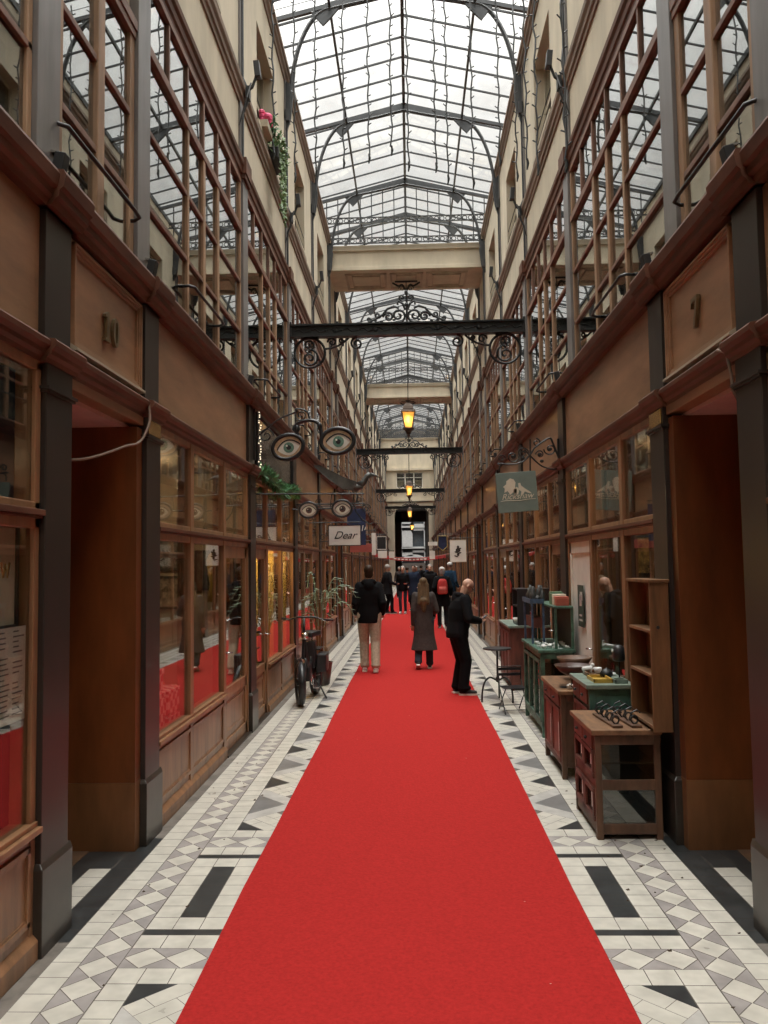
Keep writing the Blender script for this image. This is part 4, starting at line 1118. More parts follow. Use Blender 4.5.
# dark metal heron sculpture over the left shops
r = empty('bird_sculpture', tuple(at(352, 484, 12.9)), 0, 'dark metal bird sculpture perched above the small spectacles sign', 'sculpture')
M['lead'] = pmat('grey_lead', (.075,.075,.07), .5, metal=.4, var=.25)
q = MB(); q.loft([(0,0,0,.001,.001)]) if False else None
q.tube([(-.48,0,.20), (-.30,0,.10), (-.1,0,-.0), (.08,0,-.06), (.18,0,-.05)], [.02,.07,.11,.10,.04], 12, flat=.7); q.tube([(.10,0,-.03), (.19,0,.02), (.24,0,.12), (.30,0,.15)], [.07,.05,.045,.05], 10); q.tube([(.29,0,.15), (.38,0,.13), (.46,0,.09)], [.035,.02,.004], 8)
q.build('body', M['lead'], r, smooth=True)
for s in (-1, 1):
    q = MB(); q.prism([(.10, s*.08, .02), (-.12, s*.10, .10), (-.50, s*.13, .30), (-.62, s*.13, .30), (-.40, s*.12, .10), (-.15, s*.10, -.08), (.02, s*.08, -.10)], (0, s*.015, 0)); q.build('wing', M['lead'], r)
q = MB(); q.tube([(0,0,-.08), (.03,0,-.2), (.01,0,-.32)], .012, 5); q.tube([(.05,.03,-.08), (.09,.03,-.2), (.06,.03,-.32)], .012, 5); q.build('leg', M['lead'], r)
q = MB(); o = r.location; q.tube([(-1.8-o.x,0,-.32), (.20,0,-.32)], .014, 6); q.tube([(.02,0,-.32), (.06,0,-.45), (.16,0,-.58), (.28,0,-.66), (.36,0,-.62)], .012, 6); q.tube(spiral((.22,0,-.40), .08, .015, 1.4, 0, (1,0,0), (0,0,1), 18), .008, 5); q.build('perch_bracket', M['iron'], r)

# framed glossy fascia panel, fairy lights and garland over the second left shop
r = empty('fascia_sign', (-1.84, 9.62, 3.43), 0, 'black framed glossy fascia panel edged with fairy lights above the second left shop', 'sign')
q = MB(); q.box(-.01, .02, 0, 2.95, -.32, .31); q.build('glossy_panel', pmat('black_gloss', (.025,.02,.018), .16, spec=.5), r)
q = MB()
for k in ((0, 2.95, .31, .35), (0, 2.95, -.36, -.32), (0, .05, -.32, .31), (2.9, 2.95, -.32, .31)): q.box(-.01, .045, k[0], k[1], k[2], k[3])
q.build('frame', M['iron'], r)
q = MB(); rr = random.Random(3)
q.tube([(.06, -.02+.015*math.sin(i), .33-.035*i) for i in range(20)], .004, 4, 0)
for i in range(22): q.ell((.065+rr.uniform(-.01,.02), -.02+rr.uniform(-.03,.04), .33-.032*i), .009, 1, n=6, k=4)
q.build('fairy_lights', [M['black'], emat('fairy_bulb', (1,.85,.6), 1.6)], r)
q = MB(); rr = random.Random(5)
M['garland'] = pmat('garland_green', (.07,.20,.08), .6, var=.5, scale=(25,25,25))
r = empty('garland', (-1.76, 9.6, 3.02), 0, 'green leafy garland draped along the cornice over the second left shop', 'garland')
core = [(0, t*3.1, .03*math.sin(t*9)-.05*math.sin(PI*t)) for t in [i/24 for i in range(25)]]
q.tube(core, .03, 6); q.build('stem', M['garland'], r); q = MB()
for i in range(900):
    t = rr.random(); y = t*3.1; z = .03*math.sin(t*9)-.05*math.sin(PI*t); a = rr.uniform(0, 2*PI); l = rr.uniform(.07,.14)
    d = Vector((math.cos(a), rr.uniform(-.8,.8), math.sin(a))).normalized(); p = Vector((0, y, z))+d*.02; sd = d.cross(Vector((0,0,1))).normalized()*.018
    if p.x+d.x*l < -.06: d.x = abs(d.x)
    q.add([p, p+d*l*.5+sd, p+d*l, p+d*l*.5-sd], [(0,1,2,3)])
q.build('leaves', M['garland'], r, )
# cable looping in doorway 10, short cable at doorway 7
q = MB(); q.curve([(-1.775,5.50,3.05), (-1.765,5.49,2.92), (-1.79,5.44,2.80), (-1.81,5.36,2.74), (-1.83,5.2,2.70), (-1.86,4.95,2.62), (-1.9,4.7,2.55), (-1.95,4.5,2.52), (-1.97,4.33,2.50)], .009, 6)
tag(q.build('loose_cable', M['band'], smooth=True), 'loose grey cable looping from the cornice down across the left doorway', 'cable')
q = MB(); q.tube([(1.76,4.42,3.05), (1.785,4.36,3.02), (1.792,4.33,2.9), (1.792,4.31,2.8), (1.83,4.31,2.72)], .009, 6)
tag(q.build('loose_cable', M['band'], smooth=True), 'short grey cable running down beside the right doorway', 'cable')

# flower box on the near left attic window
r = empty('flower_box', (-1.91, 11.2, 7.755), 0, 'dark window box with pink flowers and trailing green plant', 'planter')
q = MB(); q.box(-.02, .14, -.10, .45, .0, .16); q.build('box', M['black'], r, bevel=.01)
rr = random.Random(9); q = MB()
for i in range(260):
    p = Vector((rr.uniform(0,.2), rr.uniform(-.15,.5), rr.uniform(.12,.34))); d = Vector((rr.uniform(-.5,1), rr.uniform(-1,1), rr.uniform(-.6,1))).normalized(); sd = d.orthogonal().normalized()*.02; l = rr.uniform(.05,.12)
    q.add([p, p+d*l*.5+sd, p+d*l, p+d*l*.5-sd], [(0,1,2,3)])
for i in range(420):
    y = rr.uniform(-.1,.42); z = .15-rr.random()**1.3*.95; p = Vector((.14+.03*rr.random(), y, z)); d = Vector((rr.uniform(0,.8), rr.uniform(-1,1), rr.uniform(-1,.2))).normalized(); sd = d.orthogonal().normalized()*.016; l = rr.uniform(.04,.08)
    q.add([p, p+d*l*.5+sd, p+d*l, p+d*l*.5-sd], [(0,1,2,3)])
for k in range(6): q.tube([(.12, .4-.08*k, .15), (.18, .4-.08*k, .0), (.16, .41-.08*k, -.8+.1*k)], .006, 4)
q.build('foliage', pmat('trailing_green', (.10,.17,.05), .6, var=.5, scale=(20,20,20)), r)
q = MB()
for i in range(7): q.ell((rr.uniform(.02,.12), rr.uniform(-.1,.4), rr.uniform(.2,.34)), .03, n=8, k=5)
q.build('dry_blooms', pmat('dry_bloom', (.25,.13,.08), .8), r)
r = empty('flower_pot', (-1.93, 10.75, 7.955), 0, 'pink flowers in a small pale box on the window ledge before the dark window box', 'planter')
q = MB(); q.box(-.03,.10,-.15,.25,-.02,.08); q.build('shelf_box', M['bandlite'], r); q = MB()
for i in range(16): q.ell((rr.uniform(.0,.10), rr.uniform(-.12,.15), rr.uniform(.12,.24)), rr.uniform(.03,.05), n=8, k=5)
q.build('blossoms', pmat('pink_petal', (.75,.08,.2), .6, var=.2), r); q = MB()
for i in range(160):
    p = Vector((rr.uniform(0,.16), rr.uniform(.05,.35), rr.uniform(.02,.3))); d = Vector((rr.uniform(-.4,1), rr.uniform(-1,1), rr.uniform(-.6,1))).normalized(); sd = d.orthogonal().normalized()*.018; l = rr.uniform(.05,.1)
    q.add([p, p+d*l*.5+sd, p+d*l, p+d*l*.5-sd], [(0,1,2,3)])
q.build('foliage', M['garland'], r)

# ------------------------------------------------------------------ furniture along the right hand wall
M['redwood'] = pmat('worn_red_wood', (.115,.034,.022), .55, var=.3, scale=(10,10,3), detail=6)
M['brownwood'] = pmat('worn_brown_wood', (.10,.05,.027), .55, var=.3, scale=(10,10,3), detail=6)
M['topwood'] = pmat('worn_table_top', (.185,.095,.046), .5, var=.3, scale=(14,4,10), detail=6)
M['planks'] = pmat('orange_pine', (.155,.07,.027), .5, var=.3, scale=(14,14,2), detail=7)
M['greenp'] = pmat('chipped_green_paint', (.05,.135,.08), .5, var=.5, scale=(9,9,9), detail=8, col2=(.09,.20,.14))
M['greentop'] = pmat('worn_green_top', (.17,.22,.18), .45, var=.25, scale=(9,9,9), detail=7)
M['teal'] = pmat('chipped_teal_paint', (.02,.085,.07), .5, var=.5, scale=(8,8,6), detail=9, col2=(.06,.16,.13))
M['bluep'] = pmat('chipped_blue_paint', (.05,.09,.15), .5, var=.4, scale=(9,9,9), detail=8)
M['cabglass'] = glass('cabinet_glass', (.6,.62,.58), .10, power=4)
M['porcelain'] = pmat('white_porcelain', (.7,.7,.68), .2, var=.04)
M['sticker'] = pmat('white_label', (.7,.7,.66), .6)
def table_box(name, label, cat, X0, X1, Y0_, Y1_, hgt, mtop, mframe, mside, style, thick=.035):
    r = empty(name, ((X0+X1)/2, (Y0_+Y1_)/2, 0), 0, label, cat); w, d = (X1-X0)/2, (Y1_-Y0_)/2; ov = .025; lg = .022
    q = MB(); q.box(-w-ov, w+ov*.3, -d-ov, d+ov, hgt-thick, hgt); q.build('top', mtop, r, bevel=.005)
    for sx in (-1, 1):
        for sy in (-1, 1):
            q = MB(); x, y = sx*(w-lg), sy*(d-lg); q.prism([(x-lg, y-lg, hgt-thick), (x+lg, y-lg, hgt-thick), (x+lg, y+lg, hgt-thick), (x-lg, y+lg, hgt-thick)], (0, 0, -(hgt-thick)))
            q.build('leg', mframe, r, bevel=.003)
    for z0, z1 in style['rails']:
        for sy in (-1, 1): q = MB(); q.box(-w+.04, w-.04, sy*(d-.03), sy*(d-.005), z0, z1); q.build('rail', mframe, r, bevel=.003)
        for sx in (-1, 1): q = MB(); q.box(sx*(w-.03), sx*(w-.005), -d+.04, d-.04, z0, z1); q.build('rail', mframe, r, bevel=.003)
    z0, z1 = style['body']
    if style.get('glass'):
        q = MB()
        for sy in (-1, 1): q.box(-w+.04, w-.04, sy*(d-.016), sy*(d-.02), z0, z1)
        q.box(-w+.012, -w+.016, -d+.04, d-.04, z0, z1); q.build('glass', M['cabglass'], r)
        for zz in style['shelves']: q = MB(); q.box(-w+.03, w-.03, -d+.03, d-.03, zz, zz+.012); q.build('shelf', M['cabglass'] if style.get('gshelf') else mframe, r)
        q = MB(); q.box(w-.02, w-.012, -d+.03, d-.03, z0, z1); q.build('back_panel', M['dark'], r)
    else:
        q = MB(); q.box(-w+.012, w-.012, -d+.012, d-.012, z0, z1); q.build('case', style.get('case', mside), r)
    # aisle face: drawers and doors
    n = style.get('cols', 2); yy = [-d+.045+(2*d-.09)*i/n for i in range(n+1)]
    if style.get('drawers'):
        dz = style['drawers']
        for i in range(n):
            dr = MB(); dr.box(-w-.012, -w+.01, yy[i]+.008, yy[i+1]-.008, dz[0], dz[1]); o = dr.build('drawer', mside, r, bevel=.003)
            k = MB(); k.ell((-w-.022, (yy[i]+yy[i+1])/2, (dz[0]+dz[1])/2), .012, n=8, k=6); k.build('knob', M['iron'], o)
    for i in range(n):
        for (a_, b_) in style.get('doors', []):
            dr = MB(); st = .035
            for k in ((yy[i]+.006, yy[i]+.006+st, a_, b_), (yy[i+1]-.006-st, yy[i+1]-.006, a_, b_), (yy[i], yy[i+1], a_, a_+st), (yy[i], yy[i+1], b_-st, b_)): dr.box(-w-.01, -w+.01, *k)
            o = dr.build('door', mside, r, bevel=.002)
            if not style.get('glass'): k = MB(); k.box(-w-.0, -w+.008, yy[i]+st, yy[i+1]-st, a_+st, b_-st); k.build('door_panel', style.get('panel', mside), o)
            if style.get('sticker'): k = MB(); k.box(-w-.004, -w, yy[i]+st+.02, yy[i]+st+.055, a_+.08, a_+.08+style['sticker']); k.build('label', M['sticker'], o)
    return r
table_box('display_cabinet', 'brown wooden cabinet with glass sides, nearest of the furniture by the wall', 'cabinet', 1.285, 1.73, 5.62, 6.33, .74, M['topwood'], M['brownwood'], M['redwood'],
    dict(rails=[(.635,.705),(.33,.40),(.035,.105)], body=(.105,.64), glass=True, shelves=[.50,.36,.10], gshelf=False, drawers=(.60,.70), doors=[(.40,.59),(.11,.33)], cols=2, sticker=.12))
table_box('side_cabinet', 'taller cabinet with a worn green top and chipped teal side', 'cabinet', 1.43, 1.785, 6.42, 7.06, .925, M['greentop'], M['teal'], M['redwood'],
    dict(rails=[(.84,.89),(.10,.15)], body=(.12,.885), case=M['teal'], drawers=(.76,.88), doors=[(.16,.73)], cols=2, panel=M['redwood'], sticker=0))
table_box('side_cabinet', 'reddish brown cabinet with white paper labels, behind the green topped one', 'cabinet', 1.335, 1.72, 7.14, 8.05, .765, M['topwood'], M['brownwood'], M['redwood'],
    dict(rails=[(.66,.73),(.10,.14)], body=(.13,.73), case=M['brownwood'], drawers=(.62,.72), doors=[(.14,.60)], cols=2, panel=pmat('dull_red_panel', (.17,.032,.02), .6, var=.2), sticker=.25))
table_box('open_cabinet', 'chipped green open cabinet stacked with white trinkets', 'cabinet', 1.43, 1.80, 8.8, 10.1, .94, M['greenp'], M['greenp'], M['greenp'],
    dict(rails=[(.84,.905),(.09,.15)], body=(.12,.80), glass=True, shelves=[.12,.48], cols=3, doors=[(.16,.82)]))
table_box('shop_counter', 'dark counter with a pale worn top beyond the cafe table', 'counter', 1.49, 1.80, 12.0, 13.3, .95, M['greentop'], M['redwood'], M['redwood'],
    dict(rails=[(.86,.91),(.06,.12)], body=(.08,.91), case=M['redwood'], doors=[(.12,.85)], cols=3))
# bookcase standing on the first cabinet
r = empty('narrow_bookcase', (1.72, 5.78, .742), 0, 'tall narrow open bookcase of orange wood standing on the glass sided cabinet', 'bookcase')
x0, x1, y0, y1, hh = -.065, .065, -.28, .27, 1.0
for ya, yb in ((y0, y0+.022), (y1-.022, y1)): q = MB(); q.box(x0, x1, ya, yb, 0, hh); q.build('side_panel', M['planks'], r, bevel=.003)
q = MB(); q.box(x0-.008, x1+.005, y0-.01, y1+.01, hh, hh+.022); q.build('top', M['planks'], r, bevel=.003)
q = MB(); q.box(x1-.012, x1, y0+.02, y1-.02, 0, hh); q.build('back_panel', M['planks'], r)
for z in (.02, .36, .66): q = MB(); q.box(x0, x1-.012, y0+.02, y1-.02, z, z+.02); q.build('shelf', M['topwood'], r, bevel=.002)
q = MB(); q.tube([(x0+.05, y0-.004, .70), (x0+.05, y0+.01, .70)], .012, 8); q.build('peg_hole', M['black'], r)
# iron hooks on boards
for i, (x, lb) in enumerate(((1.44, 'wooden board with black iron hooks, left one on the glass sided cabinet'), (1.57, 'wooden board with black iron hooks, right one beside the bookcase'))):
    r = empty('hook_board', (x, 5.90, .741), R(4), lb, 'hook rack')
    q = MB(); q.box(-.035, .035, -.24, .24, 0, .018); q.build('board', M['brownwood'], r, bevel=.003)
    for k in range(4):
        y = -.18+.12*k; q = MB(); q.tube(spiral((0, y, .048), .032, .02, .85, -PI/2, (1,.15,0), (0,0,1), 14), .006, 6); q.tube([(.0, y, .016), (-.03, y+.01, .05), (-.01, y+.02, .09), (.03, y+.02, .11), (.05, y+.01, .09)], .006, 6); q.build('hook', M['iron'], r)
# things on the green topped cabinet
def bowl(name, loc, R0, h, mat, label, cat='bowl', foot=0):
    r = empty(name, loc, 0, label, cat); q = MB(); f = foot
    prof = [(.001,f),(R0*.35,f),(R0*.7,f+h*.35),(R0,f+h),(R0*.95,f+h),(R0*.66,f+h*.42),(R0*.3,f+h*.14),(.001,f+h*.12)]
    if foot: prof = [(R0*.3,0),(R0*.28,.01),(.02,.03),(.018,f-.01),(R0*.3,f)]+prof[1:]
    q.lathe(prof, (0,0,0), 24); q.build('vessel', mat, r, smooth=True)
    return r
def trinket(loc, kind, size, mat, label, group=None):
    q = MB(); z = size
    if kind == 'cup': q.lathe([(z*.25,0),(z*.3,z*.05),(z*.5,z*.5),(z*.52,z*.75),(z*.47,z*.75),(z*.42,z*.5),(z*.2,z*.12),(.001,z*.1)], (0,0,0), 14); q.tube(arc((z*.55,0,z*.42), z*.2, -90, 90, (1,0,0), (0,0,1), 8), z*.05, 5); n_ = 'cup'
    elif kind == 'dog':
        q.cap((-.3*z,0,.4*z), (.3*z,0,.45*z), .2*z, .2*z, 8); q.ell((.5*z,0,.7*z), (.2*z,.14*z,.16*z), n=8, k=6)
        for a in (-.3,.3):
            for b in (-.1,.1): q.tube([(a*z,b*z,.35*z),(a*z,b*z,0)], .07*z, 5)
        q.cap((.3*z,0,.5*z), (.42*z,0,.68*z), .12*z, .1*z, 8); n_ = 'figurine'
    elif kind == 'dish': q.lathe([(z*.4,0),(z*.5,z*.05),(z*.85,z*.16),(z*.82,z*.19),(z*.45,z*.08),(.001,z*.07)], (0,0,0), 16); n_ = 'dish'
    elif kind == 'pot': q.lathe([(z*.25,0),(z*.5,z*.2),(z*.52,z*.45),(z*.3,z*.7),(z*.12,z*.75),(z*.1,z*.82),(.001,z*.85)], (0,0,0), 14); q.tube([(z*.45,0,z*.3),(z*.7,0,z*.45),(z*.8,0,z*.65)], [z*.09,z*.06,z*.04], 6); q.tube(arc((-z*.5,0,z*.4), z*.22, 90, 270, (1,0,0), (0,0,1), 8), z*.05, 5); n_ = 'teapot'
    else: q.lathe([(z*.2,0),(z*.22,z*.5),(z*.1,z*.7),(z*.08,z),(.001,z)], (0,0,0), 10); n_ = 'bottle'
    o = q.build(n_, mat, smooth=True); o.location = loc; o.rotation_euler = (0,0,random.uniform(0,6)); tag(o, label, n_, group); return o
def tray(x, y, z, w, d, mat, label):
    r = empty('tray', (x, y, z), 0, label, 'tray'); q = MB(); q.box(-w, w, -d, d, 0, .008); q.build('base', mat, r)
    q = MB()
    for k in ((-w, w, -d, -d+.01), (-w, w, d-.01, d), (-w, -w+.01, -d, d), (w-.01, w, -d, d)): q.box(*k, .008, .03)
    q.build('rim', mat, r)
M['yellow'] = pmat('yellow_enamel', (.42,.27,.05), .4, var=.15)
tray(1.56, 6.62, .926, .075, .13, M['yellow'], 'yellow tray on the worn green cabinet top'); tray(1.60, 6.93, .926, .09, .10, M['topwood'], 'pale wooden tray at the far end of the green top'); tray(1.69, 6.50, .926, .05, .06, M['greentop'], 'small grey tin on the near corner of the green top')
trinket((1.56,6.86,.965-.03), 'dish', .06, M['porcelain'], 'white porcelain dish on the pale wooden tray'); trinket((1.62,6.95,.935), 'cup', .07, M['porcelain'], 'white porcelain cup at the far end of the green top'); trinket((1.54,6.98,.935), 'dog', .10, M['porcelain'], 'white porcelain figurine on the green top')
trinket((1.65,6.76,.926), 'pot', .10, M['iron'], 'black teapot beside the yellow tray'); trinket((1.70,6.93,.93), 'dish', .08, M['porcelain'], 'white dish behind the black teapot')
r = empty('table_lamp', (1.73, 6.66, .926), 0, 'small black shaded stand on the green topped cabinet', 'lamp'); q = MB(); q.lathe([(.04,0),(.04,.01),(.006,.02),(.006,.16)], (0,0,0), 12); q.build('stem', M['iron'], r); q = MB(); q.lathe([(.035,.15),(.05,.16),(.045,.26),(.02,.28)], (0,0,0), 14); q.build('shade', M['black'], r, smooth=True); q = MB(); q.ell((-.05,0,.235), .012, n=8, k=6); q.build('white_knob', M['porcelain'], r)
M['bowlw'] = pmat('dark_bowl_wood', (.05,.022,.015), .4, var=.2)
# bowls on the labelled cabinet
b1 = bowl('footed_bowl', (1.50, 7.40, .766), .17, .09, M['bowlw'], 'dark footed bowl of white trinkets on the labelled cabinet', foot=.10)
b2 = bowl('wooden_bowl', (1.60, 7.82, .766), .17, .12, M['brownwood'], 'wide brown bowl behind the footed bowl', foot=.09)
for i in range(9):
    a = i*2.4; rr_ = .02+.011*i; trinket((1.50+rr_*math.cos(a), 7.40+rr_*math.sin(a), .766+.115+.0030*i), 'cup', .035, M['porcelain'], 'tiny white cup lying in the footed bowl', 'white cups in the footed bowl')
trinket((1.42,7.20,.766), 'dog', .07, M['porcelain'], 'white figurine at the near corner of the labelled cabinet'); trinket((1.48,7.19,.766), 'cup', .06, M['porcelain'], 'white cup beside the figurine on the labelled cabinet'); trinket((1.40,7.3,.766), 'dish', .05, M['iron'], 'small dark dish on the labelled cabinet')
# green unit: trinkets, upper stands
rr = random.Random(11)
spots = [(1.49+.085*(i % 4)+rr.uniform(-.02,.02), 8.88+.10*(i//4)+rr.uniform(-.02,.02)) for i in range(24)]
kn = ['cup','dog','dish','cup','pot']
lb = {'cup': 'small white cup among the trinkets on the green cabinet', 'dog': 'small white figurine among the trinkets on the green cabinet', 'dish': 'small white dish among the trinkets on the green cabinet', 'pot': 'small white teapot among the trinkets on the green cabinet'}
for i, (x, y) in enumerate(spots):
    k = kn[i % 5]; trinket((x, y, .94), k, rr.uniform(.04,.055), M['porcelain'], lb[k], 'white %ss on the green cabinet' % k)
r = empty('shelf_stand', (1.70, 9.45, .941), 0, 'chipped green shelf stand at the back of the green cabinet', 'shelf')
for x in (-.09, .09):
    for y in (-.6, .55): q = MB(); q.box(x-.014, x+.014, y-.014, y+.014, 0, .44); q.build('leg', M['greenp'], r)
q = MB(); q.box(-.11, .10, -.64, .60, .44, .465); q.build('top', M['greenp'], r, bevel=.003)
q = MB(); q.box(.085, .095, -.6, .55, .0, .44); q.build('back_panel', M['dark'], r)
r = empty('shelf_stand', (1.51, 9.80, .941), 0, 'blue painted stand with a tray top beside the green shelf stand', 'shelf')
for x in (-.06, .07):
    for y in (-.33, .27): q = MB(); q.box(x-.012, x+.012, y-.012, y+.012, 0, .47); q.build('leg', M['bluep'], r)
q = MB(); q.box(-.08, .075, -.36, .29, .465, .485); q.box(-.085, -.075, -.36, .29, .465, .52); q.box(-.085, .075, -.365, -.355, .465, .52); q.box(-.085,.075,.285,.295,.465,.52); q.build('tray_top', M['bluep'], r)
q = MB(); q.box(-.05, .06, -.3, .25, .18, .30); q.build('red_drawer', M['redwood'], r)
for i in range(14):
    x = 1.48+.05*(i % 3)+rr.uniform(-.01,.01); y = 9.52+.11*(i//3); k = ('bottle','pot','bottle')[i % 3]; sz = rr.uniform(.12,.2) if k == 'bottle' else .09
    trinket((x, y, 1.427), k, sz, M['iron'] if i % 2 else M['lead'], 'dark %s crowded on the blue stand' % ('teapot' if k == 'pot' else 'bottle'), 'dark %s on the blue stand' % ('teapots' if k == 'pot' else 'bottles'))
for i, (y, c, lbx) in enumerate(((8.95, (.5,.12,.08), 'small red tin box on the near end of the green shelf stand'), (9.10, (.55,.5,.4), 'small cream box between the red tin and the dark case'), (9.28, (.12,.22,.12), 'small green case on the green shelf stand'))):
    q = MB(); q.box(-.07,.07,-.06,.06,0,.10+.02*i); q.box(-.073,.073,-.063,.063,.07+.02*i,.08+.02*i); o = q.build('tin_box', pmat('box_paint_%d' % i, c, .5), bevel=.004); o.location = (1.70, y, 1.4075); tag(o, lbx, 'box')
r = empty('display_case', (1.70, 12.3, .951), 0, 'black open fronted case standing on the pale topped counter', 'case')
q = MB(); q.box(-.09,.09,-.28,-.26,0,.52); q.box(-.09,.09,.26,.28,0,.52); q.box(.08,.09,-.26,.26,0,.52); q.box(-.09,.09,-.28,.28,.52,.54); q.box(-.09,.09,-.26,.26,0,.015); q.build('case', M['black'], r)
q = MB(); q.box(-.085,.08,-.26,.26,.27,.285); q.build('shelf', M['black'], r)
bowl('white_basin', (1.64, 12.3, .967), .07, .08, M['porcelain'], 'white bowl in the bottom of the black case')

# cafe table and folding chair
r = empty('cafe_table', (1.20, 11.1, 0), 0, 'round black metal cafe table on curved legs', 'table')
q = MB(); q.lathe([(.17,.70),(.19,.705),(.195,.715),(.19,.725),(.001,.725)], (0,0,0), 28); q.build('table_top', M['black'], r, smooth=False)
q = MB(); q.tube([(0,0,.70),(0,0,.28)], .014, 8); q.ell((0,0,.30), (.03,.03,.045)); q.build('column', M['iron'], r)
for k in range(3):
    a = R(200+120*k); q = MB(); q.curve([(.02*math.cos(a),.02*math.sin(a),.29),(.12*math.cos(a),.12*math.sin(a),.33),(.20*math.cos(a),.20*math.sin(a),.26),(.235*math.cos(a),.235*math.sin(a),.12),(.24*math.cos(a),.24*math.sin(a),.005)], .013, 7); q.build('leg', M['iron'], r, smooth=True)
r = empty('folding_chair', (1.31, 10.32, 0), R(8), 'black slatted folding chair tucked beside the cafe table', 'chair')
for i in range(4): q = MB(); q.box(-.16,.16,-.14+.075*i,-.09+.075*i,.435,.45); q.build('seat_slat', M['black'], r)
for z in (.62, .72): q = MB(); q.box(-.16,.16,.165,.178,z,z+.05); q.build('back_slat', M['black'], r)
for sx in (-1, 1):
    q = MB(); q.tube([(sx*.17,-.2,.006),(sx*.17,.02,.3),(sx*.17,.17,.55),(sx*.17,.175,.79)], .009, 6); q.build('leg', M['iron'], r); q = MB(); q.tube([(sx*.15,.22,.006),(sx*.15,.0,.28),(sx*.15,-.15,.44)], .009, 6); q.build('leg', M['iron'], r)
q = MB(); q.tube([(-.17,-.15,.07),(.17,-.15,.07)], .006, 6); q.tube([(-.15,.15,.09),(.15,.15,.09)], .006, 6); q.tube([(-.17,.175,.79),(.17,.175,.79)], .009, 6); q.build('stretcher', M['iron'], r)

r.scale = (.88, .95, .70)
# poster on the white door and floor-level details
r = empty('poster', (1.84, 8.60, 1.42), 0, 'dark green poster with a pale figure stuck on the white shop door', 'poster')
q = MB(); q.box(-.004, .0, -.14, .14, -.22, .22); q.build('sheet', pmat('poster_green', (.02,.04,.03), .6), r)
q = MB(); q.box(-.0055,-.004,-.05,.05,.0,.12); q.box(-.0055,-.004,-.09,.02,.06,.15); q.box(-.0055,-.004,-.08,.08,-.16,-.14); q.box(-.0055,-.004,-.05,.07,-.11,-.09); q.build('print', M['porcelain'], r)
# menu sheets and framed poster in the near left window
r = empty('menu_sheet', (-1.865, 3.53, 1.40), 0, 'white price sheets printed in small columns taped inside the near left window', 'notice')
q = MB(); q.box(-.004,-.001,-.42,.41,-.235,.22); q.build('sheet', M['offwhite'], r)
q = MB(); rr = random.Random(4)
for c in range(6):
    for k in range(17):
        if rr.random() < .12: continue
        y0 = -.40+.135*c; z0 = .195-.0245*k; l = rr.uniform(.05,.11); q.box(-.0008,.0004,y0,y0+l,z0,z0+.007)
q.build('print_lines', pmat('print_grey', (.2,.17,.18), .7), r)
r = empty('framed_poster', (-1.90, 3.38, 1.87), 0, 'cream poster with a small gold mark in a dark frame behind the near left window', 'picture')
q = MB(); q.box(-.012,.0,-.5,.5,-.24,.24); q.build('poster', M['cream'], r)
q = MB()
for k in ((-.52,.52,.24,.27),(-.52,.52,-.27,-.24),(-.52,-.5,-.24,.24),(.5,.52,-.24,.24)): q.box(-.02,.012,*k)
q.build('frame', M['black'], r); q = MB(); q.tube([(.003,.36,.06),(.003,.38,-.01),(.003,.40,.05),(.003,.42,-.01),(.003,.44,.06)], .006, 5); q.build('gold_mark', M['brass'], r)
# backs and goods inside the near shops
def room_panel(s, y0, y1, u, col, z0=.0, z1=2.9, nme='display backdrop', lab=''):
    q = MB(); sbx(q, s, u, u+.03, y0, y1, z0, z1); o = q.build('display_backdrop', pmat('backdrop_%d' % random.randint(0,99999), col, .8, var=.06)); tag(o, lab, 'partition'); return o
q = MB(); q.box(-4.4, -1.90, 4.00, 4.06, 1.1, 2.95); tag(q.build('display_backdrop', pmat('backdrop_navy', (.025,.05,.10), .8, var=.06)), 'dark blue display screen across the far side of the near left shop', 'partition')
q = MB(); q.box(-4.4, -1.90, 3.98, 4.06, .01, 1.09); tag(q.build('display_backdrop', pmat('backdrop_plum', (.10,.025,.045), .8, var=.06)), 'plum coloured lower screen across the near left shop', 'partition')
q = MB(); q.box(-2.9, -1.95, 1.2, 3.7, .52, .56); q.box(-2.9, -1.95, 1.2, 1.25, .01, .52); q.box(-2.9, -1.95, 3.65, 3.7, .01, .52); tag(q.build('display_bench', M['brownwood']), 'low brown display bench inside the near left window', 'bench')
def screen(s, y, u0, u1, z0, z1, col, lab):
    q = MB(); sbx(q, s, u0, u1, y-.02, y+.02, z0, z1); tag(q.build('display_backdrop', pmat('backdrop_%d' % random.randint(0,99999), col, .8, var=.06)), lab, 'partition')
screen(-1, 9.22, 1.95, 4.5, .01, 2.95, (.34,.28,.20), 'beige screen wall across the far end of the shop beyond the left doorway')
screen(1, 9.22, 2.3, 4.5, .01, 2.95, (.20,.13,.09), 'brown screen wall across the far end of the shop beyond the right doorway')
screen(-1, 12.72, 1.95, 4.5, .01, 2.12, (.70,.52,.20), 'screen coloured with the yellow glow of the second left shop')  # ochre colour and height stand in for the yellow lit part of the shop
def picture(s, u, y, z, w, h, col, label):
    r = empty('framed_picture', (s*u, y, z), 0, label, 'picture'); q = MB(); q.box(-w,w,-.008,.008,-h,h); q.build('print', pmat('print_%d' % random.randint(0,99999), col, .6, var=.6, scale=(14,14,14)), r)
    q = MB()
    for k in ((-w-.03,w+.03,h,h+.03),(-w-.03,w+.03,-h-.03,-h),(-w-.03,-w,-h,h),(w,w+.03,-h,h)): q.box(k[0],k[1],-.015,.015,k[2],k[3])
    q.build('frame', M['black'], r)
picture(-1, 2.72, 9.18, 2.05, .14, .17, (.10,.09,.08), 'dark framed picture, upper one inside the shop beyond the left doorway')
picture(-1, 2.72, 9.18, 1.60, .15, .16, (.25,.2,.15), 'brown framed picture hung below the dark one')
picture(-1, 2.36, 9.18, 1.85, .06, .2, (.06,.05,.04), 'narrow dark framed picture beside the brown one')
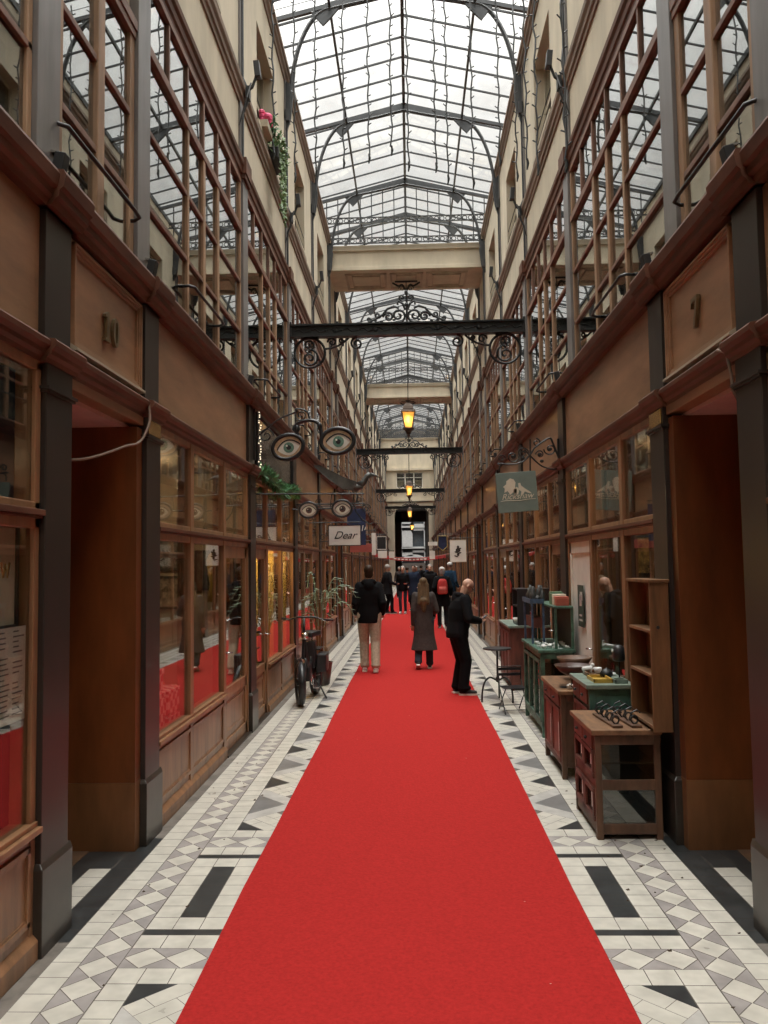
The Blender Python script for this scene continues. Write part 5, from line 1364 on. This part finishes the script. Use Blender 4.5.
picture(1, 2.62, 9.18, 1.95, .12, .2, (.5,.36,.12), 'yellowish framed picture inside the shop beyond the right doorway')
# red patterned boxes and bags in the first left window
def chk(name, a, b, sc):
    m, nt, out = _mat(name); N = nt.nodes.new; L = nt.links.new; bs = N('ShaderNodeBsdfPrincipled'); g = N('ShaderNodeNewGeometry'); ck = N('ShaderNodeTexChecker'); ck.inputs['Scale'].default_value = sc
    ck.inputs['Color1'].default_value = (*a,1); ck.inputs['Color2'].default_value = (*b,1); L(g.outputs['Position'], ck.inputs[0]); L(ck.outputs[0], bs.inputs['Base Color']); bs.inputs['Roughness'].default_value = .6; L(bs.outputs[0], out.inputs[0]); return m
M['redcheck'] = chk('red_check_card', (.55,.05,.08), (.85,.50,.48), 16)
k = 0
for (y, z, w, h, lbx) in ((6.15,.3,.2,.33,'red checked gift box, nearest at the bottom of the window'),(6.15,.64,.19,.28,'red checked gift box on top of the nearest one'),(6.15,.93,.16,.18,'small red checked gift box crowning the stack'),(6.62,.3,.2,.40,'red checked gift box standing second in the window'),(6.62,.71,.18,.20,'red checked gift box on the second column'),(7.1,.3,.2,.22,'low red checked gift box third in the window'),(7.6,.3,.19,.18,'low red checked gift box fourth in the window')):
    q = MB(); q.box(-.14,.14,-w,w,0,h-.03); q.box(-.147,.147,-w-.007,w+.007,h-.06,h-.01); q.box(-.01,.01,-w-.008,w+.008,h-.01,h-.005); o = q.build('gift_box', M['redcheck'], bevel=.004); o.location = (-2.06, y, z); tag(o, lbx, 'box', 'red checked gift boxes')
q = MB(); q.box(-2.5, -1.95, 5.9, 8.0, .27, .30); q.box(-2.5,-1.95,5.9,5.93,0,.27); q.box(-2.5,-1.95,7.97,8.0,0,.27); q.box(-2.5,-2.47,5.9,8.0,0,.27); tag(q.build('display_bench', M['redwood']), 'low red display bench under the checked gift boxes', 'bench')
q = MB(); q.box(-.13,.13,-.15,.15,0,.24); q.prism([(-.13,-.15,.24),(.13,-.15,.24),(.08,-.15,.30),(-.08,-.15,.30)], (0,.3,0)); q.tube(arc((0,0,.28), .09, 0, 180, (0,1,0), (0,0,1), 10), .01, 6); o = q.build('handbag', pmat('orange_leather', (.7,.16,.02), .4), bevel=.01); o.location = (-2.15, 7.0, .522); tag(o, 'orange handbag standing on a low gift box', 'bag')
# shelves of goods in shops 2 (both sides) and first right
def goods_shelf(s, u, y0, y1, label, cols, seed, levels=(.5,.95,1.4,1.85)):
    r = empty('shelving_unit', (s*u, (y0+y1)/2, 0), 0, label, 'shelf'); d = (y1-y0)/2
    for y in (-d, d-.03): q = MB(); q.box(-.16,.16,y,y+.03,0,2.1); q.build('side_panel', M['brownwood'], r)
    for z in levels: q = MB(); q.box(-.16,.16,-d+.03,d-.03,z-.025,z); q.build('shelf', M['brownwood'], r)
    rr = random.Random(seed); ms = [pmat('goods_%d_%d' % (seed, i), c, .4) for i, c in enumerate(cols)]
    for z in levels:
        y = y0+.12
        while y < y1-.12:
            h = rr.uniform(.1,.26); kd = rr.choice(('bottle','cup','pot','box'))
            m = rr.choice(ms)
            if kd == 'box':
                q = MB(); q.box(-.06,.06,-.05,.05,0,h); q.box(-.063,.063,-.053,.053,h*.7,h*.76); o = q.build('carton', m, bevel=.003); o.location = (s*u, y, z); tag(o, 'small carton on a shelf of the %s' % label, 'carton', 'cartons on the %s' % label)
            else: trinket((s*u, y, z), kd, h if kd == 'bottle' else h*.7, m, 'small %s on a shelf of the %s' % ({'pot':'teapot'}.get(kd, kd), label), '%ss on the %s' % ({'pot':'teapot'}.get(kd, kd), label))
            y += rr.uniform(.14,.22)
goods_shelf(-1, 2.9, 10.2, 11.9, 'lit shelves in the second left shop', [(.5,.35,.1),(.1,.2,.08),(.45,.1,.05),(.55,.5,.35)], 21)
goods_shelf(1, 2.9, 6.2, 7.7, 'wooden shelves in the first right shop', [(.3,.25,.2),(.12,.2,.18),(.5,.45,.4),(.2,.08,.05)], 22, (.9,1.35,1.8))
goods_shelf(1, 2.7, 9.7, 11.6, 'shelves in the second right shop', [(.4,.3,.15),(.2,.08,.06),(.5,.45,.4)], 23, (.9,1.35,1.8))
# coat on a stand seen through the first left shop
r = empty('dress_form', (-2.12, 8.95, 0), 0, 'yellow garment on a stand behind the glass door beyond the left doorway', 'mannequin')
q = MB(); q.loft([(0,0,1.50,.13,.10),(0,0,1.7,.10,.08),(0,0,1.95,.14,.09),(0,0,2.03,.11,.07),(0,0,2.07,.04,.04)], 18); q.build('garment', M['yellow'], r, smooth=True)
q = MB(); q.tube([(0,0,1.55),(0,0,.03)], .02, 8); q.lathe([(.16,0),(.16,.02),(.02,.04)], (0,0,0), 16); q.build('stand', M['iron'], r)
# ceiling lamps in the shops
def shop_lamp(s, u, y, z, e, col, label):
    r = empty('ceiling_lamp', (s*u, y, z), 0, label, 'lamp'); q = MB(); q.lathe([(.10,0),(.13,.03),(.10,.08),(.02,.10),(.02,.12)], (0,0,-.12), 16); q.build('housing', M['brass'], r, smooth=True)
    if z < 2.9: q = MB(); q.tube([(0,0,0),(0,0,2.985-z)], .008, 6); q.build('flex', M['black'], r)
    q = MB(); q.ell((0,0,-.12), (.085,.085,.04)); q.build('bulb', emat('shop_bulb_%d' % random.randint(0,99999), col, 6), r, smooth=True)
    li = bpy.data.lights.new('shop_light', 'POINT'); li.energy = e; li.color = col; li.shadow_soft_size = .09; lo = bpy.data.objects.new('shop_light', li); C.objects.link(lo); lo.location = (s*u, y, z-.25)
W_ = (1,.72,.42)
shop_lamp(-1, 2.28, 11.3, 2.25, 26, (1,.62,.22), 'warm ceiling lamp, near one in the yellow lit second left shop')
shop_lamp(-1, 2.25, 12.3, 2.25, 22, (1,.62,.22), 'warm ceiling lamp, far one in the yellow lit second left shop')
shop_lamp(-1, 2.7, 7.9, 2.98, 30, W_, 'dim ceiling lamp in the shop beyond the left doorway')
shop_lamp(-1, 2.9, 2.0, 2.98, 3, W_, 'dim ceiling lamp above the framed poster')
shop_lamp(1, 2.6, 7.4, 2.98, 16, W_, 'warm ceiling lamp in the shop beyond the right doorway')
shop_lamp(1, 2.6, 10.6, 2.98, 25, W_, 'warm ceiling lamp in the second right shop')
for s, nn in ((-1, 'left'), (1, 'right')):
    for j, (y, nn2) in enumerate(((14.6, 'third'), (18.0, 'fourth'), (23.3, 'fifth'), (26.9, 'sixth'), (30.4, 'seventh'), (34, 'eighth'))):
        shop_lamp(s, 2.6, y, 2.98, 22, W_, 'warm ceiling lamp in the %s %s shop' % (nn2, nn))

# ------------------------------------------------------------------ folding bicycle
r = empty('bicycle', (-1.45, 10.9, 0), 0, 'black electric bicycle with fat tyres leaning by the left shop window', 'bicycle')
fw, rw = Vector((-.03,-.0,.29)), Vector((.06,.98,.29)); RWh = .29
def wheel(c, ang, nme):
    ax = Vector((math.sin(ang), math.cos(ang), 0)); q = MB(); q.tube(arc(c, RWh-.042, 0, 354, ax, (0,0,1), 36), .05, 8, closed=True); w_ = q.build(nme, M['black'], r, smooth=True)
    q = MB(); q.tube(arc(c, RWh-.07, 0, 354, ax, (0,0,1), 30), .012, 6, closed=True)
    sd = Vector((ax.y, -ax.x, 0)); q.tube([c-sd*.05, c+sd*.05], .022, 8)
    for k in range(14):
        a = 2*PI*k/14; q.tube([c, c+ax*(RWh-.07)*math.cos(a)+Vector((0,0,1))*(RWh-.07)*math.sin(a)], .002, 4)
    q.build('rim', M['iron'], w_)
wheel(fw, R(-15), 'front_wheel'); wheel(rw, R(4), 'rear_wheel')
q = MB(); head = Vector((.0,.20,.86)); bb = Vector((.03,.55,.30)); st = Vector((.04,.68,.72))
q.tube([head, head*.55+bb*.45+Vector((0,0,-.05)), bb], .032, 8); q.tube([bb, st], .02, 8)
for d in (-.06,.06): q.tube([st+Vector((0,0,-.12)), rw+Vector((d,0,0))], .011, 6); q.tube([bb, rw+Vector((d,0,0))], .011, 6)
q.build('frame', M['iron'], r, smooth=True)
q = MB(); q.tube([head+Vector((0,-.02,.04)), Vector((-.01,.13,.62))], .022, 8)
for d in (-.055,.055): q.tube([Vector((-.01,.13,.62)), Vector((-.02+d,.12,.6)), fw+Vector((d,0,0))], .014, 6)
q.build('fork', M['black'], r)
q = MB(); q.tube([head+Vector((0,-.02,.04)), head+Vector((0,.02,.30))], .018, 8); q.curve([(-.32,.34,1.15),(-.22,.27,1.14),(-.1,.23,1.17),(.02,.22,1.17),(.14,.23,1.17),(.27,.26,1.13),(.38,.33,1.12)], .012, 7); q.build('handlebar', M['iron'], r, smooth=True)
for a, b_ in (((-.33,.35,1.15),(-.22,.27,1.14)), ((.28,.265,1.13),(.39,.335,1.12))): q = MB(); q.tube([a, b_], .017, 8); q.build('grip', M['black'], r)
q = MB(); q.tube([(-.18,.2,1.16),(-.24,.17,1.14),(-.3,.2,1.12)], .006, 5); q.tube([(.2,.2,1.16),(.27,.17,1.13),(.33,.2,1.11)], .006, 5); q.build('brake_lever', M['chrome'], r)
q = MB(); q.ell((.02,.13,.92), (.05,.04,.05)); q.build('headlight', M['chrome'], r, smooth=True)
q = MB(); q.prism([(-.03,-.1,.86),(.03,-.1,.86),(.12,.12,.88),(.13,.22,.87),(-.13,.22,.87),(-.12,.12,.88)], (0,0,.07)); o = q.build('saddle', M['black'], r, bevel=.015); o.location = (.04,.66,0)
q = MB(); q.tube([st, (.05,.70,.87)], .014, 8); q.build('seat_post', M['chrome'], r)
q = MB(); q.box(-.02,.16,.74,1.12,.66,.68); q.tube([(.0,1.0,.66), rw+Vector((-.07,0,0))], .007, 5); q.tube([(.14,1.0,.66), rw+Vector((.07,0,0))], .007, 5); q.build('luggage_rack', M['iron'], r)
q = MB(); q.box(.12,.26,.62,.98,.36,.62); q.build('pannier', M['black'], r, bevel=.02)
q = MB(); q.box(-.03,.10,.62,.84,.42,.80); q.build('battery', M['black'], r, bevel=.02)
q = MB(); q.box(-.05,.06,.40,.62,.26,.52); q.build('motor', M['black'], r, bevel=.02)
q = MB(); q.tube(arc((.06,.55,.28), .075, 0, 345, (0,1,0), (0,0,1), 16), .008, 5, closed=True); q.tube([(.07,.55,.28),(.09,.5,.17)], .01, 6); q.box(.09,.17,.46,.53,.155,.175); q.build('crank', M['chrome'], r)
q = MB(); q.tube([(.08,.62,.27),(.19,.58,.14),(.27,.52,.008)], .012, 6); q.build('kickstand', M['iron'], r)
q = MB(); q.tube(arc(fw, RWh+.03, 20, 160, (0,1,0), (0,0,1), 14), .03, 6, flat=.3); q.tube(arc(rw, RWh+.03, 10, 150, (0,1,0), (0,0,1), 14), .03, 6, flat=.3); q.build('mudguard', M['chrome'], r)

# ------------------------------------------------------------------ potted palm
r = empty('potted_palm', (-1.42, 12.75, 0), 0, 'tall potted palm with thin arching fronds behind the bicycle', 'plant')
q = MB(); q.lathe([(.13,0),(.15,.02),(.19,.32),(.20,.36),(.17,.36),(.16,.3),(.001,.3)], (0,0,0), 20); q.build('pot', M['plinth'], r, smooth=False)
M['palm'] = pmat('palm_leaf', (.17,.23,.15), .5, var=.35, scale=(12,12,12)); rr = random.Random(6)
for k in range(4): q = MB(); a = k*1.6; q.tube([(.03*math.cos(a),.03*math.sin(a),.3),(.05*math.cos(a),.05*math.sin(a),.9),(.09*math.cos(a),.09*math.sin(a),1.35)], [.018,.014,.009], 6); q.build('stem', M['planks'], r)
for k in range(13):
    a = k*2.4+.3; l = rr.uniform(.38,.58); z0 = rr.uniform(.8,1.25); rise = rr.uniform(.2,.5); d = Vector((math.cos(a), math.sin(a), 0))
    if d.x < 0: l *= .45
    q = MB(); pts = []
    for i in range(11):
        t = i/10; pts.append(Vector((0,0,z0))+d*(.05+l*t)+Vector((0,0,rise*math.sin(t*PI*.75)*1.3-.12*t*t)))
    q.tube(pts, .007, 5)
    for i in range(2, 11):
        for sd in (-1, 1):
            p = pts[i]; sv = d.cross(Vector((0,0,1)))*sd; tip = p+sv*.13*math.sin(PI*min(1, .25+i/13))+d*.10+Vector((0,0,-.02)); w_ = d*.03
            q.add([p-w_, p+w_, tip], [(0,1,2)])
    q.build('frond', M['palm'], r)
# ------------------------------------------------------------------ people
def ik(a, b, l1, l2, bend):
    a, b = Vector(a), Vector(b); d = b-a; L_ = min(d.length, (l1+l2)*.999); dn = d.normalized()
    x = (l1*l1-l2*l2+L_*L_)/(2*L_); h = math.sqrt(max(0, l1*l1-x*x)); bd = Vector(bend); bd = (bd-dn*bd.dot(dn)).normalized()
    return a+dn*x+bd*h, a+dn*L_
SK = pmat('skin', (.48,.27,.19), .5, var=.06)
def cloth(name, c, rough=.85, var=.12): return pmat(name, c, rough, var=var, scale=(25,25,25), spec=.12, bump=.1)
def person(label, loc, rz, H_, feet, hands, top, trousers, hair, opt=None, group=None):
    """feet: two ((x,y,z),yaw); hands: two (x,y,z); all in body space, facing +Y, for a 1.75 m body"""
    o_ = opt or {}; k = H_/1.75; vx = o_.get('vox', .011); r = empty('person', loc, rz, label, 'person', group)
    S = lambda p: Vector(p)*k
    lean = o_.get('lean', 0); hd = o_.get('head', (0, .02, 0)); hip = Vector((0,0,.93)); chest = Vector((0, lean*.6, 1.30)); neck = Vector((0, lean, 1.47)); head = Vector((hd[0], lean+hd[1], 1.635+hd[2]))
    pitch = o_.get('pitch', 0); yaw = o_.get('yaw', 0)
    Rh = Matrix.Rotation(-yaw, 3, 'Z') @ Matrix.Rotation(-pitch, 3, 'X')
    sh = [Vector((s*.158, lean*.95, 1.41)) for s in (-1, 1)]; hj = [Vector((s*.095, 0, .92)) for s in (-1, 1)]
    kn, an, el, wr = [], [], [], []
    for i, s in enumerate((-1, 1)):
        (fx, fy, fz), fa = feet[i][:2]; a_ = Vector((fx, fy, fz+.085)); m_, e_ = ik(hj[i], a_, .43, .42, (0,1,0)); kn.append(m_); an.append(e_)
        m_, e_ = ik(sh[i], hands[i], .30, .26, o_.get('elbow', [(s*.6,-1,-.2)]*2)[i] if 'elbow' in o_ else (s*.25,-1,-.1)); el.append(m_); wr.append(e_)
    # body
    b = MB()
    for i in (0, 1):
        b.cap(S(hj[i]), S(kn[i]), .082*k, .055*k); b.cap(S(kn[i]), S(an[i]), .054*k, .036*k)
        b.cap(S(an[i]), S(an[i]+Vector((0,.10,-.05))), .032*k, .026*k)
        b.cap(S(sh[i]), S(el[i]), .046*k, .037*k); b.cap(S(el[i]), S(wr[i]), .037*k, .026*k)
        d = (wr[i]-el[i]).normalized(); s = (-1, 1)[i]
        pv = Vector(o_.get('palm', [(0,1,0),(0,1,0)])[i]); side = d.cross(pv).normalized() if abs(d.dot(pv)) < .95 else Vector((1,0,0)); nrm = side.cross(d).normalized()
        pc = wr[i]+d*.05
        for q_ in (-.028, -.01, .01, .028): b.cap(S(wr[i]+d*.01+side*q_*.5), S(wr[i]+d*.085+side*q_), .016*k, .013*k, 8)
        curl = o_.get('curl', .6)
        for j, (q_, fl_) in enumerate(((-.033,.062),(-.011,.075),(.011,.070),(.033,.055))):
            p0 = wr[i]+d*.085+side*q_; d1 = (d*math.cos(curl*.5)+nrm*math.sin(curl*.5)); d2 = (d*math.cos(curl*1.4)+nrm*math.sin(curl*1.4)); p1 = p0+d1*fl_*.5; p2 = p1+d2*fl_*.5
            b.cap(S(p0), S(p1), .0095*k, .009*k, 8); b.cap(S(p1), S(p2), .009*k, .007*k, 8)
        ts = -s if d.z < -.3 else s
        t0 = wr[i]+d*.025+side*(-.03)*1; td = (d*.7-side*.7+nrm*.3).normalized(); b.cap(S(t0), S(t0+td*.04), .012*k, .011*k, 8); b.cap(S(t0+td*.04), S(t0+td*.04+(d*.9-side*.1+nrm*.3).normalized()*.032), .010*k, .008*k, 8)
    b.loft([(*S(Vector((0,0,.84))), .15*k,.10*k),(*S(Vector((0,0,.95))), .16*k,.11*k),(*S(Vector((0,lean*.3,1.08))), .135*k,.095*k),(*S(Vector((0,lean*.6,1.28))), .155*k,.11*k),(*S(Vector((0,lean*.9,1.42))), .13*k,.09*k),(*S(Vector((0,lean,1.47))), .06*k,.06*k)])
    b.cap(S(neck-Vector((0,0,.04))), S(head+Rh@Vector((0,-.02,-.05))), .055*k, .052*k)
    hp_ = lambda x, y, z: S(head+Rh@Vector((x,y,z)))
    b.ell(hp_(0,-.012,.025), (.073*k,.092*k,.088*k), rot=Rh); b.ell(hp_(0,.025,-.035), (.058*k,.066*k,.075*k), rot=Rh)
    b.cap(hp_(0,.088,.012), hp_(0,.108,-.025), .009*k, .014*k, 8)                      # nose
    b.ell(hp_(0,.075,-.098), (.024*k,.02*k,.018*k), rot=Rh); b.ell(hp_(0,.084,-.058), (.024*k,.012*k,.009*k), rot=Rh)   # chin, mouth
    for s in (-1, 1):
        b.ell(hp_(s*.076,-.008,-.005), (.010*k,.018*k,.03*k), rot=Rh); b.ell(hp_(s*.03,.078,.032), (.02*k,.012*k,.008*k), rot=Rh)
    b.build('body', o_.get('skin', SK), r, voxel=o_.get('vbody', vx))
    # eyes (small dark insets)
    e = MB()
    for s in (-1, 1): e.ell(hp_(s*.029,.083,.015), (.010*k,.006*k,.006*k), n=8, k=5)
    e.build('eyes', M['black'], r)
    # trousers
    t = MB(); tr = o_.get('leg', 1.0)
    for i in (0, 1):
        t.cap(S(hj[i]+Vector((0,0,.0))), S(kn[i]), .098*k*tr, .072*k*tr); t.cap(S(kn[i]), S(an[i]+Vector((0,0,.02))), .070*k*tr, .062*k*tr)
        if o_.get('stack'): t.ell(S(an[i]+Vector((0,.015,.02))), (.068*k*tr,.08*k*tr,.045*k))
    t.loft([(*S(Vector((0,0,.82))), .165*k,.115*k),(*S(Vector((0,0,.93))), .175*k,.125*k),(*S(Vector((0,0,1.05))), .155*k,.115*k)])
    t.build('trousers', trousers, r, voxel=vx)
    # jacket
    j = MB(); F = o_.get('bulk', 1.0)
    for i, s in enumerate((-1, 1)):
        j.cap(S(sh[i]), S(el[i]), .070*k*F, .060*k*F); j.cap(S(el[i]), S(wr[i]-(wr[i]-el[i]).normalized()*.01), .060*k*F, .045*k*F)
    hem = o_.get('hem', .80)
    rg = []
    if hem < .75:      # coat skirt
        fl_ = o_.get('flare', 1.0)
        rg += [(0, -.01, hem, .215*fl_, .17*fl_), (0, 0, (hem+.9)/2, .195, .155), (0, 0, .92, .178, .14)]
    else: rg += [(0, 0, hem, .185, .14), (0, 0, .92, .19, .145)]
    rg += [(0, lean*.25, 1.08, .172, .13), (0, lean*.6, 1.28, .19, .145), (0, lean*.85, 1.40, .185, .125), (0, lean, 1.465, .115, .09), (0, lean, 1.49, .07, .07)]
    if o_.get('belly'): j.ell(S(Vector((0,.05,1.05))), (.15*k,.15*k,.18*k))
    j.loft([(a*k, b_*k, c*k, d*k*F, e_*k*F) for a, b_, c, d, e_ in rg], 28)
    if o_.get('hood'):
        for q_ in range(9):
            a = PI*(1.0*q_/8); c = Vector((.085*math.cos(a), lean-.03-.075*math.sin(a), 1.475+.015*math.sin(a))); j.ell(S(c), .042*k)
        j.ell(S(Vector((0, lean-.12, 1.42))), (.085*k,.045*k,.09*k))
    if o_.get('collar'):
        j.loft([(0, lean*k, 1.46*k, .075*k, .07*k), (0, (lean+.005)*k, 1.53*k, .068*k, .066*k)])
    j.build('coat' if hem < .75 else 'jacket', top, r, voxel=vx)
    # shoes
    for i in (0, 1):
        fa = feet[i][1]; an_ = an[i]; fz = feet[i][0][2]; tilt = feet[i][2] if len(feet[i]) > 2 else 0
        Rf = Matrix.Rotation(fa, 3, 'Z') @ Matrix.Rotation(tilt, 3, 'X'); base = an_+Vector((0,0,-.085))
        f = lambda x, y, z: S(base+Vector((0,0,.085))+Rf@Vector((x,y,z-.085)))
        q = MB(); q.cap(f(0,-.03,.055), f(0,.06,.050), .040*k, .042*k); q.cap(f(0,.06,.048), f(0,.17,.036), .042*k, .034*k); q.ell(f(0,-.01,.085), (.042*k,.055*k,.04*k)); sh_ = q.build('shoe', o_.get('shoe', M['black']), r, voxel=.008)
        q = MB(); pts = [(-.035,-.07),(.035,-.07),(.042,.0),(.045,.12),(.03,.20),(-.03,.20),(-.045,.12),(-.042,.0)]
        q.add([f(x,y,.0) for x, y in pts]+[f(x,y,.026) for x, y in pts], [tuple(range(8))[::-1], tuple(range(8,16))]+[(m_, (m_+1)%8, 8+(m_+1)%8, 8+m_) for m_ in range(8)]); q.build('sole', o_.get('sole', M['white']), sh_)
    # hair
    hs_ = o_.get('hairstyle', 'short')
    if hs_ != 'bald':
        q = MB()
        q.ell(hp_(0,-.024,.038), (.083*k,.095*k,.090*k), rot=Rh)
        if hs_ == 'full': q.ell(hp_(0,-.04,-.025), (.075*k,.06*k,.085*k), rot=Rh)
        if hs_ in ('long', 'bob'): q.ell(hp_(0,-.05,-.02), (.085*k,.065*k,.10*k), rot=Rh)
        if hs_ == 'long':
            for x in (-.06, 0, .06): q.cap(hp_(x,-.06,-.02), S(Vector((x*1.25, lean-.115, 1.27))), .05*k, .046*k)
            q.cap(S(Vector((0, lean-.115, 1.3))), S(Vector((.0, lean-.13, 1.13))), .08*k, .04*k)
        if hs_ == 'bun': q.ell(hp_(0,-.11,.03), .042*k)
        hm = q.build('hair', hair, r, voxel=.009)
    if o_.get('cap'):
        q = MB(); q.ell(hp_(0,-.02,.045), (.09*k,.10*k,.088*k), rot=Rh); q.ell(hp_(0,.0,.03), (.095*k,.105*k,.03*k), rot=Rh); q.build('woollen_hat', o_['cap'], r, voxel=.01)
    if o_.get('glasses'):
        q = MB()
        for s in (-1, 1): q.tube([hp_(s*.032+.02*math.cos(t), .094, .015+.016*math.sin(t)) for t in [2*PI*i/12 for i in range(12)]], .0025, 4, closed=True); q.tube([hp_(s*.052,.092,.018), hp_(s*.078,0,.012)], .0025, 4)
        q.build('glasses', M['black'], r)
    if o_.get('scarf'): q = MB(); q.tube([S(Vector((.085*math.cos(t), lean+.085*math.sin(t), 1.50))) for t in [2*PI*i/14 for i in range(14)]], .035*k, 8, closed=True); q.build('scarf', o_['scarf'], r, smooth=True)
    return r, S, dict(head=head, wr=wr, el=el, sh=sh)
BK = cloth('black_cloth', (.006,.006,.007)); BK2 = cloth('charcoal_cloth', (.014,.014,.016)); KH = cloth('khaki_cloth', (.43,.34,.25)); TW = cloth('dark_grey_brown_wool', (.060,.050,.046)); DN = cloth('dark_denim', (.035,.042,.055)); NV = cloth('navy_cloth', (.02,.03,.055)); BLU = cloth('blue_cloth', (.014,.035,.065))
HB = cloth('brown_hair', (.035,.02,.012), .5); HBL = cloth('dark_blond_hair', (.11,.07,.038), .5); HG = cloth('grey_hair', (.35,.32,.30), .6); HW = cloth('white_wool', (.6,.58,.55))
# 1 man in black hooded jacket and khaki trousers, walking away
p = ground(370, 672)
person('man in a black hooded jacket and khaki trousers walking away on the carpet', (p.x, p.y, .008), R(2), 1.86,
    [((-.085,.02,0), 0), ((.10,-.20,.02), 0)], [(-.22,.12,.95), (.22,.08,.95)], BK, KH, HB, dict(hem=.80, hood=True, bulk=1.05, vox=.010, vbody=.008, shoe=M['porcelain'], leg=1.18, hairstyle='full', stack=True))
# 2 woman in long coat
p = ground(422.5, 669)
person('woman with long fair brown hair in a long dark coat and jeans walking away', (p.x+.04, p.y, .008), R(-1), 1.62,
    [((-.12,-.15,.05), 0, -.5), ((.10,.05,0), 0)], [(-.21,-.02,.86), (.21,.24,1.06)], TW, DN, HBL, dict(hem=.36, flare=1.15, bulk=1.05, vox=.010, vbody=.008, hairstyle='long', leg=1.12, stack=True, collar=True))
# 3 bald man looking at his phone
p = ground(458.5, 694.5); ROT = R(-80)
r, S, J = person('bald man in black looking down at his phone at the right edge of the carpet', (p.x, p.y, .008), ROT, 1.68,
    [((-.10,.0,0), R(20)), ((.12,.05,0), R(-10))], [(-.05,.30,1.10), (.11,.32,1.09)], BK, BK, HG,
    dict(hem=.84, bulk=1.18, vox=.009, vbody=.0065, hairstyle='bald', lean=.09, head=(0,.085,-.03), pitch=.75, hood=True, glasses=True, leg=1.28, stack=True, shoe=M['black'], belly=True, curl=1.1, palm=[(.6,0,1),(-.6,0,1)], elbow=[(-.9,-.7,-.5),(.9,-.7,-.5)]))
ph = empty('mobile_phone', r.location, ROT, 'dark mobile phone held by the bald man', 'phone')
c = S(Vector((.02,.39,1.12))); q = MB(); q.obox(c, (.074,.150,.009), (R(35),0,0)); q.build('phone_body', M['black'], ph, bevel=.003)
q = MB(); q.obox(c+Matrix.Rotation(R(35),3,'X')@Vector((0,0,.0050)), (.066,.140,.0012), (R(35),0,0)); q.build('screen', pmat('phone_screen', (.1,.12,.14), .1, emit=(.6,.7,.8), estr=.12), ph)
# 4 woman with a red backpack
p = ground(443, 628)
r, S, J = person('person in black with a pale hat walking away under a red backpack', (p.x, p.y, .008), R(0), 1.76, [((-.09,.05,0), 0), ((.10,-.12,.02), 0)], [(-.25,.05,.95), (.25,.1,.95)], BK, BK2, HG, dict(hem=.62, bulk=1.15, hairstyle='bob', cap=HW, stack=True))
bp = empty('backpack', r.location, 0, 'red backpack worn by the person in the pale hat', 'backpack'); RDc = cloth('red_nylon', (.5,.05,.045), .6)
q = MB(); q.loft([(0,-.21,.98,.12,.05),(0,-.22,1.02,.15,.08),(0,-.22,1.2,.155,.09),(0,-.21,1.36,.13,.07),(0,-.20,1.42,.07,.04)], 18); q.build('bag', RDc, bp, voxel=.012)
q = MB(); q.loft([(0,-.30,1.02,.10,.02),(0,-.31,1.10,.11,.03),(0,-.30,1.2,.10,.02)], 16); q.build('front_pocket', cloth('red_nylon_pale', (.55,.12,.1)), bp, smooth=True)
for s in (-1, 1): q = MB(); q.tube([(s*.09,-.15,1.40),(s*.115,-.06,1.485),(s*.12,.06,1.45),(s*.12,.13,1.30),(s*.15,.05,1.12),(s*.13,-.15,1.05)], .016, 6); q.build('strap', BK, bp)
# 5 man standing beyond the first, facing the right
p = ground(388, 614)
person('man in dark clothes and a grey cap standing sideways beyond the walking man', (p.x, p.y, .008), R(-60), 1.84, [((-.09,0,0), 0), ((.12,.10,0), 0)], [(-.24,.15,.98), (.2,.25,1.05)], BK2, BK, HG, dict(hem=.70, bulk=1.1, hairstyle='short', cap=HG, stack=True))
# 6 person in shorts-like pale shoes
p = ground(403.5, 613.5)
person('slim person in a black jacket with pale shoes facing the camera far down the carpet', (p.x, p.y-.2, .008), R(170), 1.78, [((-.08,0,0), 0), ((.09,.06,0), 0)], [(-.15,.22,1.1), (.15,.22,1.1)], BK, DN, HG, dict(hem=.84, hairstyle='short', leg=.85, shoe=M['porcelain']))
p = ground(411, 612)
person('person in a long navy coat beside the slim one', (p.x+.14, p.y+.9, .008), R(160), 1.80, [((-.08,0,0), 0), ((.09,.06,0), 0)], [(-.22,.1,.95), (.22,.1,.95)], NV, BK2, HB, dict(hem=.60, bulk=1.12, hairstyle='short'))
person('grey haired man in black facing the camera behind the woman in the coat', (at(430,570,27).x, 27, .008), R(175), 1.84, [((-.1,0,0), 0), ((.1,.03,0), 0)], [(-.25,.05,.95), (.25,.1,.95)], BK, BK, HG, dict(hem=.8, bulk=1.15, hairstyle='short', scarf=BK2))
person('person in a blue jacket and white hat beyond the red backpack', (at(450,570,28.5).x, 28.5, .008), R(-30), 1.90, [((-.1,0,0), 0), ((.1,.03,0), 0)], [(-.24,.05,.95), (.24,.1,.95)], BLU, DN, HG, dict(hem=.82, hairstyle='short', cap=HW))
for i, (px, Y, c_, rz, lb) in enumerate(((407, 38, NV, 0, 'small distant person in navy walking away'), (416, 40, BK2, 180, 'small distant person in charcoal facing the camera'), (421, 42, BK, 0, 'small distant person in black near the arch'), (399, 44, TW, 180, 'small distant person in brown by the left wall'), (427, 46, NV, 0, 'small distant person in navy by the right wall'))):
    person(lb, (at(px, 565, Y).x, Y, .008), R(rz), 1.70+.04*(i%3), [((-.09,0,0), 0), ((.09,.08,0), 0)], [(-.25,.05,.92), (.25,.1,.92)], c_, BK2, (HB, HG)[i%2], dict(hem=.7, hairstyle='short', vox=.016, vbody=.016), None)
